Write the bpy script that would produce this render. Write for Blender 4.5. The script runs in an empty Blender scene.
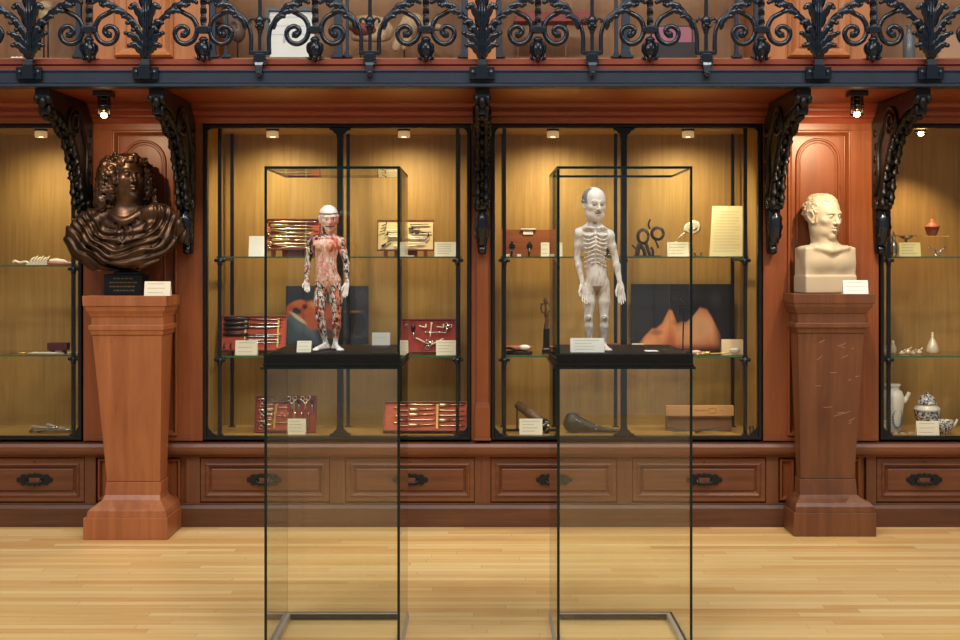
import bpy, math, random
import numpy as np
from mathutils import Vector, Matrix
random.seed(7); rng = np.random.default_rng(7)
SC = bpy.context.scene
COL = SC.collection
# ---------------------------------------------------------------- camera
F, CX, HZ, EYE = 1242.0, 480.0, 258.0, 1.481
cam_d = bpy.data.cameras.new('camera'); cam = bpy.data.objects.new('camera', cam_d); COL.objects.link(cam)
cam.location = (0, 0, EYE); cam.rotation_euler = (math.pi/2, 0, 0)
cam_d.sensor_width = 36; cam_d.lens = 36*F/960; cam_d.shift_y = -(320-HZ)/960.0
cam_d.clip_start = .05; cam_d.clip_end = 100
SC.camera = cam
# ---------------------------------------------------------------- world, lights, exposure
SC.view_settings.view_transform = 'Standard'; SC.view_settings.look = 'None'
SC.view_settings.exposure = 0.0; SC.view_settings.gamma = 1.0; SC.view_settings.use_curve_mapping = False
SC.cycles.max_bounces = 10; SC.cycles.transparent_max_bounces = 40
SC.cycles.use_denoising = True
SC.cycles.caustics_reflective = False; SC.cycles.caustics_refractive = False
SC.cycles.sample_clamp_indirect = 4.0
w = bpy.data.worlds.new('hall'); SC.world = w; w.use_nodes = True
bg = w.node_tree.nodes['Background']; bg.inputs[0].default_value = (.82, .86, .95, 1); bg.inputs[1].default_value = .25

def area(name, loc, target, sx, sy, power, col):
    d = bpy.data.lights.new(name, 'AREA'); d.shape = 'RECTANGLE'; d.size = sx; d.size_y = sy
    d.energy = power; d.color = col
    o = bpy.data.objects.new(name, d); COL.objects.link(o); o.location = loc
    o.rotation_euler = (Vector(target)-Vector(loc)).to_track_quat('-Z', 'Y').to_euler(); return o
def spot(name, loc, target, power, col, angle=60, blend=.6, r=.02):
    d = bpy.data.lights.new(name, 'SPOT'); d.energy = power; d.color = col
    d.spot_size = math.radians(angle); d.spot_blend = blend; d.shadow_soft_size = r
    o = bpy.data.objects.new(name, d); COL.objects.link(o); o.location = loc
    o.rotation_euler = (Vector(target)-Vector(loc)).to_track_quat('-Z', 'Y').to_euler(); return o
WARM = (1.0, .74, .45); HALO = (1.0, .86, .58)
area('hall_ceiling_light', (0, 2.6, 6.2), (0, 3.6, 0), 9, 4.5, 330, (1.0, .93, .83))
for q in (-3.6, -1.8, 0, 1.8, 3.6): area('added_highlight_light', (q, 3.2, 4.6), (q, 6.2, 1.9), .30, .30, 30, (.90, .95, 1.0))  # unseen lamps added for crisp cool highlights on the ironwork

for q in (-.56, .56): spot('added_figure_spot', (q*1.6, 2.2, 4.3), (q, 4.8, 1.40), 75, (1.0, .95, .88), 13, .8, .05)  # extra spots added to brighten the two vitrine figures
# ---------------------------------------------------------------- pixel -> place
def P(px, py, D): return Vector(((px-CX)*D/F, D, EYE-(py-HZ)*D/F))
def X(px, D): return (px-CX)*D/F
def Z(py, D): return EYE-(py-HZ)*D/F
WD = 6.85            # plane of the woodwork
WX = lambda px: X(px, WD)
WZ = lambda py: Z(py, WD)

# ---------------------------------------------------------------- materials
def newmat(name):
    m = bpy.data.materials.new(name); m.use_nodes = True
    nt = m.node_tree; b = nt.nodes['Principled BSDF']; return m, nt, b
def rgb(r, g, b):     # sRGB 0-255 to linear
    f = lambda c: ((c/255+.055)/1.055)**2.4 if c > 10 else c/255/12.92
    return (f(r), f(g), f(b), 1)
def plain(name, c, rough=.5, metal=0, spec=.5, noise=0, nscale=30, bump=0, coat=0):
    m, nt, b = newmat(name); c = rgb(*c)
    b.inputs['Base Color'].default_value = c; b.inputs['Roughness'].default_value = rough
    b.inputs['Metallic'].default_value = metal; b.inputs['Specular IOR Level'].default_value = spec
    b.inputs['Coat Weight'].default_value = coat
    if noise or bump:
        tc = nt.nodes.new('ShaderNodeTexCoord'); n = nt.nodes.new('ShaderNodeTexNoise')
        n.inputs['Scale'].default_value = nscale; n.inputs['Detail'].default_value = 6
        nt.links.new(tc.outputs['Object'], n.inputs['Vector'])
        if noise:
            r = nt.nodes.new('ShaderNodeValToRGB')
            r.color_ramp.elements[0].position = .3; r.color_ramp.elements[1].position = .7
            r.color_ramp.elements[0].color = tuple(x*(1-noise) for x in c[:3])+(1,)
            r.color_ramp.elements[1].color = tuple(min(1, x*(1+noise)) for x in c[:3])+(1,)
            nt.links.new(n.outputs['Fac'], r.inputs['Fac']); nt.links.new(r.outputs['Color'], b.inputs['Base Color'])
        if bump:
            bp = nt.nodes.new('ShaderNodeBump'); bp.inputs['Strength'].default_value = bump; bp.inputs['Distance'].default_value = .004
            nt.links.new(n.outputs['Fac'], bp.inputs['Height']); nt.links.new(bp.outputs['Normal'], b.inputs['Normal'])
    return m
def wood(name, c1, c2, grain='z', scale=14, rough=.42, bump=.12, wear=0):
    m, nt, b = newmat(name)
    tc = nt.nodes.new('ShaderNodeTexCoord'); mp = nt.nodes.new('ShaderNodeMapping')
    s = {'x': (.05, 1, 1), 'y': (1, .05, 1), 'z': (1, 1, .05)}[grain]
    mp.inputs['Scale'].default_value = tuple(scale*q for q in s)
    nt.links.new(tc.outputs['Object'], mp.inputs['Vector'])
    n = nt.nodes.new('ShaderNodeTexNoise'); n.inputs['Scale'].default_value = 1.6; n.inputs['Detail'].default_value = 8; n.inputs['Roughness'].default_value = .62; n.inputs['Distortion'].default_value = .6
    nt.links.new(mp.outputs[0], n.inputs['Vector'])
    n2 = nt.nodes.new('ShaderNodeTexNoise'); n2.inputs['Scale'].default_value = 2.3; n2.inputs['Detail'].default_value = 3
    nt.links.new(tc.outputs['Object'], n2.inputs['Vector'])
    mx = nt.nodes.new('ShaderNodeMix'); mx.data_type = 'FLOAT'; mx.inputs[0].default_value = .35
    nt.links.new(n.outputs['Fac'], mx.inputs[2]); nt.links.new(n2.outputs['Fac'], mx.inputs[3])
    r = nt.nodes.new('ShaderNodeValToRGB'); e = r.color_ramp.elements
    e[0].position = .33; e[0].color = rgb(*c1); e[1].position = .66; e[1].color = rgb(*c2)
    nt.links.new(mx.outputs[0], r.inputs['Fac']); last = r.outputs['Color']
    if wear:
        n3 = nt.nodes.new('ShaderNodeTexNoise'); n3.inputs['Scale'].default_value = 9; n3.inputs['Detail'].default_value = 10; n3.inputs['Roughness'].default_value = .8
        nt.links.new(tc.outputs['Object'], n3.inputs['Vector'])
        r3 = nt.nodes.new('ShaderNodeValToRGB'); r3.color_ramp.elements[0].position = .60; r3.color_ramp.elements[1].position = .72
        nt.links.new(n3.outputs['Fac'], r3.inputs['Fac'])
        m3 = nt.nodes.new('ShaderNodeMix'); m3.data_type = 'RGBA'; m3.blend_type = 'MULTIPLY'
        ml = nt.nodes.new('ShaderNodeMath'); ml.operation = 'MULTIPLY'; ml.inputs[1].default_value = wear
        nt.links.new(r3.outputs['Color'], ml.inputs[0]); nt.links.new(ml.outputs[0], m3.inputs[0])
        nt.links.new(last, m3.inputs[6]); m3.inputs[7].default_value = (.35, .25, .2, 1); last = m3.outputs[2]
    nt.links.new(last, b.inputs['Base Color'])
    b.inputs['Roughness'].default_value = rough
    bp = nt.nodes.new('ShaderNodeBump'); bp.inputs['Strength'].default_value = bump; bp.inputs['Distance'].default_value = .002
    nt.links.new(n.outputs['Fac'], bp.inputs['Height']); nt.links.new(bp.outputs['Normal'], b.inputs['Normal'])
    return m
def glassmat(name, tint=(.97, .985, .97), ior=1.5, gain=1.0):
    m, nt, b = newmat(name); nt.nodes.remove(b); out = nt.nodes['Material Output']
    t = nt.nodes.new('ShaderNodeBsdfTransparent'); t.inputs[0].default_value = tint+(1,)
    g = nt.nodes.new('ShaderNodeBsdfGlossy'); g.inputs['Roughness'].default_value = 0.0
    fr = nt.nodes.new('ShaderNodeFresnel'); fr.inputs[0].default_value = ior
    ml = nt.nodes.new('ShaderNodeMath'); ml.operation = 'MULTIPLY'; ml.inputs[1].default_value = gain; ml.use_clamp = True
    mx = nt.nodes.new('ShaderNodeMixShader')
    ge = nt.nodes.new('ShaderNodeNewGeometry'); sb = nt.nodes.new('ShaderNodeMath'); sb.operation = 'SUBTRACT'; sb.inputs[0].default_value = 1
    m2 = nt.nodes.new('ShaderNodeMath'); m2.operation = 'MULTIPLY'
    nt.links.new(ge.outputs['Backfacing'], sb.inputs[1]); nt.links.new(fr.outputs[0], ml.inputs[0]); nt.links.new(ml.outputs[0], m2.inputs[0]); nt.links.new(sb.outputs[0], m2.inputs[1]); nt.links.new(m2.outputs[0], mx.inputs[0])
    nt.links.new(t.outputs[0], mx.inputs[1]); nt.links.new(g.outputs[0], mx.inputs[2]); nt.links.new(mx.outputs[0], out.inputs[0])
    return m
def emit(name, c, s):
    m, nt, b = newmat(name); b.inputs['Base Color'].default_value = rgb(*c)
    b.inputs['Emission Color'].default_value = rgb(*c); b.inputs['Emission Strength'].default_value = s; return m
def floor_mat():
    m, nt, b = newmat('maple_strip_floor'); L = nt.links.new
    tc = nt.nodes.new('ShaderNodeTexCoord')
    br = nt.nodes.new('ShaderNodeTexBrick'); br.inputs['Scale'].default_value = 1.0
    br.inputs['Brick Width'].default_value = 1.35; br.inputs['Row Height'].default_value = .057; br.inputs['Mortar Size'].default_value = .0012
    br.inputs['Mortar Smooth'].default_value = .3; br.offset = 0.0; br.offset_frequency = 2
    br.inputs['Color1'].default_value = (0, 0, 0, 1); br.inputs['Color2'].default_value = (1, 1, 1, 1); br.inputs['Mortar'].default_value = (.4, .4, .4, 1)
    sx = nt.nodes.new('ShaderNodeSeparateXYZ'); L(tc.outputs['Object'], sx.inputs[0])
    dv = nt.nodes.new('ShaderNodeMath'); dv.operation = 'DIVIDE'; dv.inputs[1].default_value = .057; L(sx.outputs[1], dv.inputs[0])
    fl = nt.nodes.new('ShaderNodeMath'); fl.operation = 'FLOOR'; L(dv.outputs[0], fl.inputs[0])
    wn = nt.nodes.new('ShaderNodeTexWhiteNoise'); wn.noise_dimensions = '1D'; L(fl.outputs[0], wn.inputs['W'])
    ma = nt.nodes.new('ShaderNodeMath'); ma.operation = 'MULTIPLY_ADD'; ma.inputs[1].default_value = 7.3; L(wn.outputs[0], ma.inputs[0]); L(sx.outputs[0], ma.inputs[2])
    cb = nt.nodes.new('ShaderNodeCombineXYZ'); L(ma.outputs[0], cb.inputs[0]); L(sx.outputs[1], cb.inputs[1])
    L(cb.outputs[0], br.inputs['Vector'])
    mp = nt.nodes.new('ShaderNodeMapping'); mp.inputs['Scale'].default_value = (1.1, 26, 1)
    L(tc.outputs['Object'], mp.inputs['Vector'])
    n = nt.nodes.new('ShaderNodeTexNoise'); n.inputs['Scale'].default_value = 1.5; n.inputs['Detail'].default_value = 8; n.inputs['Roughness'].default_value = .65
    L(mp.outputs[0], n.inputs['Vector'])
    mx = nt.nodes.new('ShaderNodeMix'); mx.data_type = 'FLOAT'; mx.inputs[0].default_value = .55
    L(br.outputs['Color'], mx.inputs[2]); L(n.outputs['Fac'], mx.inputs[3])
    r = nt.nodes.new('ShaderNodeValToRGB'); e = r.color_ramp.elements
    e[0].position = .12; e[0].color = rgb(206, 146, 84); e[1].position = .85; e[1].color = rgb(246, 216, 156)
    q = e.new(.45); q.color = rgb(230, 188, 122)
    L(mx.outputs[0], r.inputs['Fac'])
    m2 = nt.nodes.new('ShaderNodeMix'); m2.data_type = 'RGBA'; m2.blend_type = 'MIX'
    fm = nt.nodes.new('ShaderNodeMath'); fm.operation = 'MULTIPLY'; fm.inputs[1].default_value = .45
    L(br.outputs['Fac'], fm.inputs[0]); L(fm.outputs[0], m2.inputs[0]); L(r.outputs['Color'], m2.inputs[6]); m2.inputs[7].default_value = rgb(120, 74, 40)
    L(m2.outputs[2], b.inputs['Base Color'])
    b.inputs['Roughness'].default_value = .34; b.inputs['Specular IOR Level'].default_value = .45
    return m
M = {}
M['floor'] = floor_mat()
M['wood'] = wood('cabinet_wood', (88, 48, 29), (126, 76, 46), 'z', 15, .4)
M['wood_x'] = wood('cabinet_wood_horizontal', (88, 48, 29), (130, 78, 48), 'x', 15, .4)
M['oak'] = wood('quartered_oak_plinth', (74, 42, 26), (108, 66, 42), 'x', 22, .45)
M['pine'] = wood('orange_pine_pedestal', (138, 77, 44), (178, 110, 66), 'z', 10, .4, wear=.5)
M['pine_dark'] = wood('brown_worn_pedestal', (88, 50, 31), (126, 78, 48), 'z', 10, .42, wear=.7)
M['redwood'] = wood('red_soffit_wood', (112, 48, 29), (146, 66, 40), 'x', 9, .36)
M['back'] = wood('tan_case_backing', (144, 108, 52), (178, 140, 74), 'z', 22, .6, .05)
M['upper'] = wood('upper_case_backing', (138, 94, 58), (164, 116, 74), 'z', 18, .55, .05)
M['upper_panel'] = wood('upper_orange_panel', (176, 106, 58), (202, 130, 74), 'z', 14, .4)
M['iron'] = plain('black_cast_iron', (11, 21, 32), .25, .0, .55, bump=.15, nscale=60)
M['beam'] = plain('blue_black_painted_beam', (30, 41, 56), .45, .1, .5, noise=.15, nscale=12)
M['frame'] = plain('black_iron_frame', (14, 20, 26), .35, .3, .6)
M['iron_wood'] = plain('dark_carved_bracket', (15, 11, 11), .42, .0, .35, bump=.4, nscale=45)
M['glass'] = glassmat('clear_glass', (.985, .992, .98), 1.5, 1.1)
M['glass_haze'] = glassmat('hazed_lower_glass', (.98, .985, .965), 1.5, 1.9)  # same glass as above; raised reflection gain puts haze into the lower panes
M['case_glass'] = glassmat('cabinet_glass', (.985, .99, .98), 1.5, .7)
M['glass_edge'] = plain('green_glass_edge', (5, 30, 29), .2, 0, .4)
M['shelf_edge'] = plain('shelf_green_edge', (52, 100, 62), .2, 0, .8)
M['steel'] = plain('brushed_steel', (186, 178, 170), .5, .35)
M['silver'] = plain('polished_silver', (200, 198, 190), .2, 1)
M['brass'] = plain('old_brass', (206, 168, 96), .28, .9)
M['tray'] = plain('black_tray', (13, 14, 17), .5, 0, .25)
M['card'] = plain('cream_card', (240, 232, 205), .8)
M['white'] = plain('white_card', (250, 248, 240), .8)
M['ink'] = plain('grey_ink', (186, 176, 156), .8)
M['red'] = plain('red_lining', (192, 78, 48), .7, noise=.15)
M['mahog'] = plain('mahogany_box', (120, 48, 30), .4, noise=.2, nscale=12)
M['black'] = plain('black_handle', (22, 20, 22), .3)
M['marble'] = plain('cream_marble', (196, 180, 152), .42, noise=.05, nscale=8, bump=.1)
M['bronze'] = plain('dark_bronze', (72, 51, 36), .36, .65, noise=.65, nscale=16, bump=.7)
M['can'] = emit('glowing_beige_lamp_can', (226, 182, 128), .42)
M['bulb'] = emit('lit_bulb', (255, 215, 150), 30)

# ---------------------------------------------------------------- mesh builder
class MB:
    def __init__(s): s.v = []; s.f = []; s.mi = []; s.sm = []
    def add(s, vs, fs, mi=0, sm=False):
        o = len(s.v); s.v += [tuple(v) for v in vs]
        for f in fs: s.f.append([i+o for i in f]); s.mi.append(mi); s.sm.append(sm)
    def box(s, x0, x1, y0, y1, z0, z1, mi=0, R=None, c=None):
        vs = [(x, y, z) for x in (x0, x1) for y in (y0, y1) for z in (z0, z1)]
        if R is not None: vs = [tuple(c + R @ (Vector(v)-c)) for v in vs]
        s.add(vs, [(0, 1, 3, 2), (4, 6, 7, 5), (0, 4, 5, 1), (2, 3, 7, 6), (0, 2, 6, 4), (1, 5, 7, 3)], mi); return s
    def prism(s, poly, ax, a0, a1, mi=0):
        def pt(u, w, a): return {'x': (a, u, w), 'y': (u, a, w), 'z': (u, w, a)}[ax]
        n = len(poly); vs = [pt(u, w, a0) for u, w in poly]+[pt(u, w, a1) for u, w in poly]
        fs = [tuple(range(n))[::-1], tuple(range(n, 2*n))]+[(i, (i+1) % n, n+(i+1) % n, n+i) for i in range(n)]
        s.add(vs, fs, mi); return s
    def tube(s, pts, r, n=8, mi=0, sq=None, twist=0):
        pts = [Vector(p) for p in pts]; N = len(pts)
        rs = r if isinstance(r, (list, tuple)) else [r]*N
        T = []
        for i in range(N): T.append((pts[min(i+1, N-1)]-pts[max(i-1, 0)]).normalized())
        up = Vector((0, 0, 1)) if abs(T[0].z) < .9 else Vector((0, 1, 0))
        u = T[0].cross(up).normalized(); vs = []
        for i in range(N):
            u = (u-T[i]*u.dot(T[i])).normalized(); w = T[i].cross(u)
            for k in range(n):
                a = 2*math.pi*(k+.5)/n + twist*i
                ra, rb = (rs[i], rs[i]) if sq is None else (rs[i], rs[i]*sq)
                vs.append(pts[i]+u*math.cos(a)*ra+w*math.sin(a)*rb)
        fs = [(i*n+k, i*n+(k+1) % n, (i+1)*n+(k+1) % n, (i+1)*n+k) for i in range(N-1) for k in range(n)]
        fs += [tuple(range(n))[::-1], tuple(range((N-1)*n, N*n))]
        s.add(vs, fs, mi, n > 4); return s
    def lathe(s, prof, c, n=24, mi=0, sx=1, sy=1, R=None, sm=True):
        c = Vector(c); vs = []
        for r, z in prof:
            for k in range(n):
                a = 2*math.pi*k/n; q = Vector((r*math.cos(a)*sx, r*math.sin(a)*sy, z))
                vs.append(c+(R @ q if R is not None else q))
        N = len(prof)
        fs = [(i*n+k, i*n+(k+1) % n, (i+1)*n+(k+1) % n, (i+1)*n+k) for i in range(N-1) for k in range(n)]
        fs += [tuple(range(n))[::-1], tuple(range((N-1)*n, N*n))]
        s.add(vs, fs, mi, sm); return s
    def ell(s, c, r, n=12, mi=0, R=None):
        if not isinstance(r, (tuple, list, Vector)): r = (r, r, r)
        m = max(4, n//2+1); prof = [(math.sin(math.pi*(i+.02)/(m+.04)), -math.cos(math.pi*(i+.02)/(m+.04))) for i in range(m+1)]
        vs = []; c = Vector(c)
        for a_, z in prof:
            for k in range(n):
                a = 2*math.pi*k/n; q = Vector((a_*math.cos(a)*r[0], a_*math.sin(a)*r[1], z*r[2])); vs.append(c+(R @ q if R is not None else q))
        N = len(prof)
        fs = [(i*n+k, i*n+(k+1) % n, (i+1)*n+(k+1) % n, (i+1)*n+k) for i in range(N-1) for k in range(n)]
        fs += [tuple(range(n))[::-1], tuple(range((N-1)*n, N*n))]
        s.add(vs, fs, mi, True); return s
    def relief(s, x0, x1, z0, z1, prof, mi=0, ax='y', fill=True):
        """mitred rectangular rings; prof = [(inset, depth)...]"""
        vs = []
        for ins, y in prof:
            for x, z in ((x0+ins, z0+ins), (x1-ins, z0+ins), (x1-ins, z1-ins), (x0+ins, z1-ins)):
                vs.append((x, y, z) if ax == 'y' else (y, x, z) if ax == 'x' else (x, z, y))
        fs = []
        for i in range(len(prof)-1):
            for k in range(4): fs.append((i*4+k, i*4+(k+1) % 4, (i+1)*4+(k+1) % 4, (i+1)*4+k))
        if fill: fs.append(tuple(range((len(prof)-1)*4, len(prof)*4)))
        s.add(vs, fs, mi); return s
    def loft(s, secs, mi=0):
        """secs: (z, xl, xr, yf, yb)"""
        vs = []
        for z, a, b, c, d in secs: vs += [(a, c, z), (b, c, z), (b, d, z), (a, d, z)]
        n = len(secs); fs = [(3, 2, 1, 0), tuple(range(4*n-4, 4*n))]
        for i in range(n-1):
            for k in range(4): fs.append((i*4+k, i*4+(k+1) % 4, (i+1)*4+(k+1) % 4, (i+1)*4+k))
        s.add(vs, fs, mi); return s
    def leaf(s, pts, wid, nrm, th=.006, lobes=5, mi=0, curl=.3):
        """curved, ridged, scalloped leaf blade"""
        pts = catmull([Vector(p) for p in pts], 4); N = len(pts); nrm = Vector(nrm).normalized(); vs = []
        for i in range(N):
            t = i/(N-1); T = (pts[min(i+1, N-1)]-pts[max(i-1, 0)]).normalized(); side = T.cross(nrm).normalized()
            wv = wid*(math.sin(math.pi*min(1, .12+.80*t))**.6)*(.72+.28*abs(math.sin(lobes*math.pi*t)))
            if i == N-1: wv *= .35
            c = pts[i]
            vs += [c-side*wv+nrm*wv*curl, c-side*wv*.5+nrm*th*.4, c+nrm*th*1.6, c+side*wv*.5+nrm*th*.4, c+side*wv+nrm*wv*curl,
                   c+side*wv*.5-nrm*th, c-nrm*th, c-side*wv*.5-nrm*th]
        n = 8; fs = [(i*n+k, i*n+(k+1) % n, (i+1)*n+(k+1) % n, (i+1)*n+k) for i in range(N-1) for k in range(n)]
        fs += [tuple(range(n))[::-1], tuple(range((N-1)*n, N*n))]
        s.add(vs, fs, mi, True); return s
def catmull(pts, k=6):
    pts = [Vector(p) for p in pts]; out = []
    Q = [pts[0]*2-pts[1]]+pts+[pts[-1]*2-pts[-2]]
    for i in range(1, len(Q)-2):
        a, b, c, d = Q[i-1], Q[i], Q[i+1], Q[i+2]
        for j in range(k):
            t = j/k; out.append(.5*((2*b)+(c-a)*t+(2*a-5*b+4*c-d)*t*t+(3*b-a-3*c+d)*t**3))
    out.append(pts[-1]); return out
def wloc(o):
    l = Vector(o.location)
    while o.parent is not None: o = o.parent; l += Vector(o.location)
    return l
def obj(name, mb, mats, parent=None, bevel=0, loc=None):
    """ONE mesh object; vertices are given where they stand"""
    if not isinstance(mats, (list, tuple)): mats = [mats]
    if parent is not None: org = wloc(parent)
    elif loc is not None: org = Vector(loc)
    else:
        a = np.array([tuple(v) for v in mb.v]); org = Vector(((a[:, 0].min()+a[:, 0].max())/2, (a[:, 1].min()+a[:, 1].max())/2, a[:, 2].min()))
    me = bpy.data.meshes.new(name)
    me.from_pydata([(v[0]-org[0], v[1]-org[1], v[2]-org[2]) for v in mb.v], [], mb.f)
    me.polygons.foreach_set('material_index', mb.mi); me.polygons.foreach_set('use_smooth', mb.sm)
    for m in mats: me.materials.append(M[m] if isinstance(m, str) else m)
    me.update()
    import bmesh
    bm = bmesh.new(); bm.from_mesh(me); bmesh.ops.recalc_face_normals(bm, faces=bm.faces); bm.to_mesh(me); bm.free()
    o = bpy.data.objects.new(name, me); COL.objects.link(o)
    if parent is not None: o.parent = parent
    else: o.location = org
    if bevel:
        b = o.modifiers.new('bevel', 'BEVEL'); b.width = bevel; b.segments = 2; b.limit_method = 'ANGLE'; b.angle_limit = math.radians(40)
    return o
def tag(o, label, cat, group=None):
    o['label'] = label; o['category'] = cat
    if group: o['group'] = group
    return o
def thing(name, label, cat, loc, group=None):
    o = bpy.data.objects.new(name, None); COL.objects.link(o); o.location = loc; o.empty_display_size = .05
    return tag(o, label, cat, group)
def struct(name, mb, mats, bevel=0):
    o = obj(name, mb, mats, None, bevel, (0, 0, 0)); o['kind'] = 'structure'; return o
def single(name, mb, mats, label, cat, group=None, bevel=0): return tag(obj(name, mb, mats, None, bevel), label, cat, group)

# ---------------------------------------------------------------- sculpting volume (distance field -> quads)
class Vol:
    def __init__(s, lo, hi, h):
        s.h = h; s.lo = np.array(lo, float); n = np.ceil((np.array(hi)-s.lo)/h).astype(int)+1
        s.n = n; s.g = np.full(n, .05, np.float32); s.ax = [s.lo[i]+h*np.arange(n[i]) for i in range(3)]
    def _loc(s, lo, hi):
        a = np.maximum(np.floor((np.array(lo)-s.lo)/s.h).astype(int), 0); b = np.minimum(np.ceil((np.array(hi)-s.lo)/s.h).astype(int)+1, s.n)
        if (b <= a).any(): return None, None
        sl = tuple(slice(a[i], b[i]) for i in range(3))
        return sl, (s.ax[0][sl[0]][:, None, None], s.ax[1][sl[1]][None, :, None], s.ax[2][sl[2]][None, None, :])
    def _mix(s, sl, d, k, op):
        a = s.g[sl]; d = d.astype(np.float32)
        if op == 'u': hh = np.clip(.5+.5*(a-d)/k, 0, 1); s.g[sl] = a*(1-hh)+d*hh-k*hh*(1-hh)
        else: hh = np.clip(.5-.5*(a+d)/k, 0, 1); s.g[sl] = a*(1-hh)-d*hh+k*hh*(1-hh)
    def ell(s, c, r, R=None, k=.01, op='u'):
        if not hasattr(r, '__len__'): r = (r, r, r)
        c = np.array(c, float); m = max(r)+k*1.5+3*s.h; sl, q = s._loc(c-m, c+m)
        if sl is None: return
        x, y, z = q[0]-c[0], q[1]-c[1], q[2]-c[2]
        if R is not None: x, y, z = [R[0][j]*x+R[1][j]*y+R[2][j]*z for j in range(3)]
        k0 = np.sqrt((x/r[0])**2+(y/r[1])**2+(z/r[2])**2)+1e-9; k1 = np.sqrt((x/r[0]**2)**2+(y/r[1]**2)**2+(z/r[2]**2)**2)+1e-9
        s._mix(sl, k0*(k0-1)/k1, k, op)
    def cap(s, a, b, ra, rb=None, k=.01, op='u'):
        rb = ra if rb is None else rb; a = np.array(a, float); b = np.array(b, float); m = max(ra, rb)+k*1.5+3*s.h
        sl, q = s._loc(np.minimum(a, b)-m, np.maximum(a, b)+m)
        if sl is None: return
        d = b-a; L = max(d@d, 1e-12); t = np.clip(((q[0]-a[0])*d[0]+(q[1]-a[1])*d[1]+(q[2]-a[2])*d[2])/L, 0, 1)
        dist = np.sqrt((q[0]-a[0]-t*d[0])**2+(q[1]-a[1]-t*d[1])**2+(q[2]-a[2]-t*d[2])**2)-(ra+(rb-ra)*t)
        s._mix(sl, dist, k, op)
    def path(s, pts, r, k=.01, op='u', sub=4):
        pts = catmull(pts, sub); n = len(pts)-1
        rr = r if isinstance(r, (list, tuple)) else [r]*2
        f = lambda t: np.interp(t, np.linspace(0, 1, len(rr)), rr)
        for i in range(n): s.cap(pts[i], pts[i+1], f(i/n), f((i+1)/n), k, op)
    def box(s, c, hs, R=None, rnd=.005, k=.01, op='u'):
        c = np.array(c, float); m = float(np.linalg.norm(hs))+k+3*s.h; sl, q = s._loc(c-m, c+m)
        if sl is None: return
        x, y, z = q[0]-c[0], q[1]-c[1], q[2]-c[2]
        if R is not None: x, y, z = [R[0][j]*x+R[1][j]*y+R[2][j]*z for j in range(3)]
        dx, dy, dz = [abs(v)-hs[i]+rnd for i, v in enumerate((x, y, z))]
        o = np.sqrt(np.maximum(dx, 0)**2+np.maximum(dy, 0)**2+np.maximum(dz, 0)**2)+np.minimum(np.maximum(dx, np.maximum(dy, dz)), 0)-rnd
        s._mix(sl, o, k, op)
    def disp(s, fn):
        X_, Y_, Z_ = np.meshgrid(*s.ax, indexing='ij'); m = np.abs(s.g) < .03
        s.g[m] += fn(X_[m], Y_[m], Z_[m]).astype(np.float32)
    def mesh(s):
        g = s.g; h = s.h; sg = g < 0; nx, ny, nz = g.shape
        cs = [(i, j, k) for i in (0, 1) for j in (0, 1) for k in (0, 1)]
        c = np.zeros((nx-1, ny-1, nz-1), np.int8)
        for i, j, k in cs: c += sg[i:nx-1+i, j:ny-1+j, k:nz-1+k]
        act = (c > 0) & (c < 8); idx = np.argwhere(act); num = -np.ones(act.shape, np.int64); num[act] = np.arange(len(idx))
        pos = np.zeros((len(idx), 3)); cnt = np.zeros(len(idx))
        for a in range(8):
            for d in range(3):
                if cs[a][d]: continue
                b = list(cs[a]); b[d] = 1
                A = idx+cs[a]; B = idx+b; va = g[A[:, 0], A[:, 1], A[:, 2]]; vb = g[B[:, 0], B[:, 1], B[:, 2]]
                m = (va < 0) != (vb < 0); t = np.where(m, va/np.where(m, va-vb, 1), 0)
                p = A+(B-A)*t[:, None]; pos[m] += p[m]; cnt[m] += 1
        pos = s.lo+pos/cnt[:, None]*h; Q = []
        for d in range(3):
            e = [0, 0, 0]; e[d] = 1; u, w2 = [(1, 2), (2, 0), (0, 1)][d]
            s0 = sg[:nx-e[0], :ny-e[1], :nz-e[2]]; s1 = sg[e[0]:, e[1]:, e[2]:]
            E = np.argwhere(s0 != s1); E = E[(E[:, u] > 0) & (E[:, w2] > 0)]
            E = E[(E < np.array(act.shape)).all(1)]
            fl = s0[E[:, 0], E[:, 1], E[:, 2]]
            du = np.zeros(3, int); du[u] = 1; dw = np.zeros(3, int); dw[w2] = 1
            q = [num[tuple((E-x).T)] for x in (0*du, du, du+dw, dw)]; q = np.stack(q, 1); q[~fl] = q[~fl][:, ::-1]; Q.append(q)
        Q = np.concatenate(Q); Q = Q[(Q >= 0).all(1)]
        return pos, Q
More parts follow.
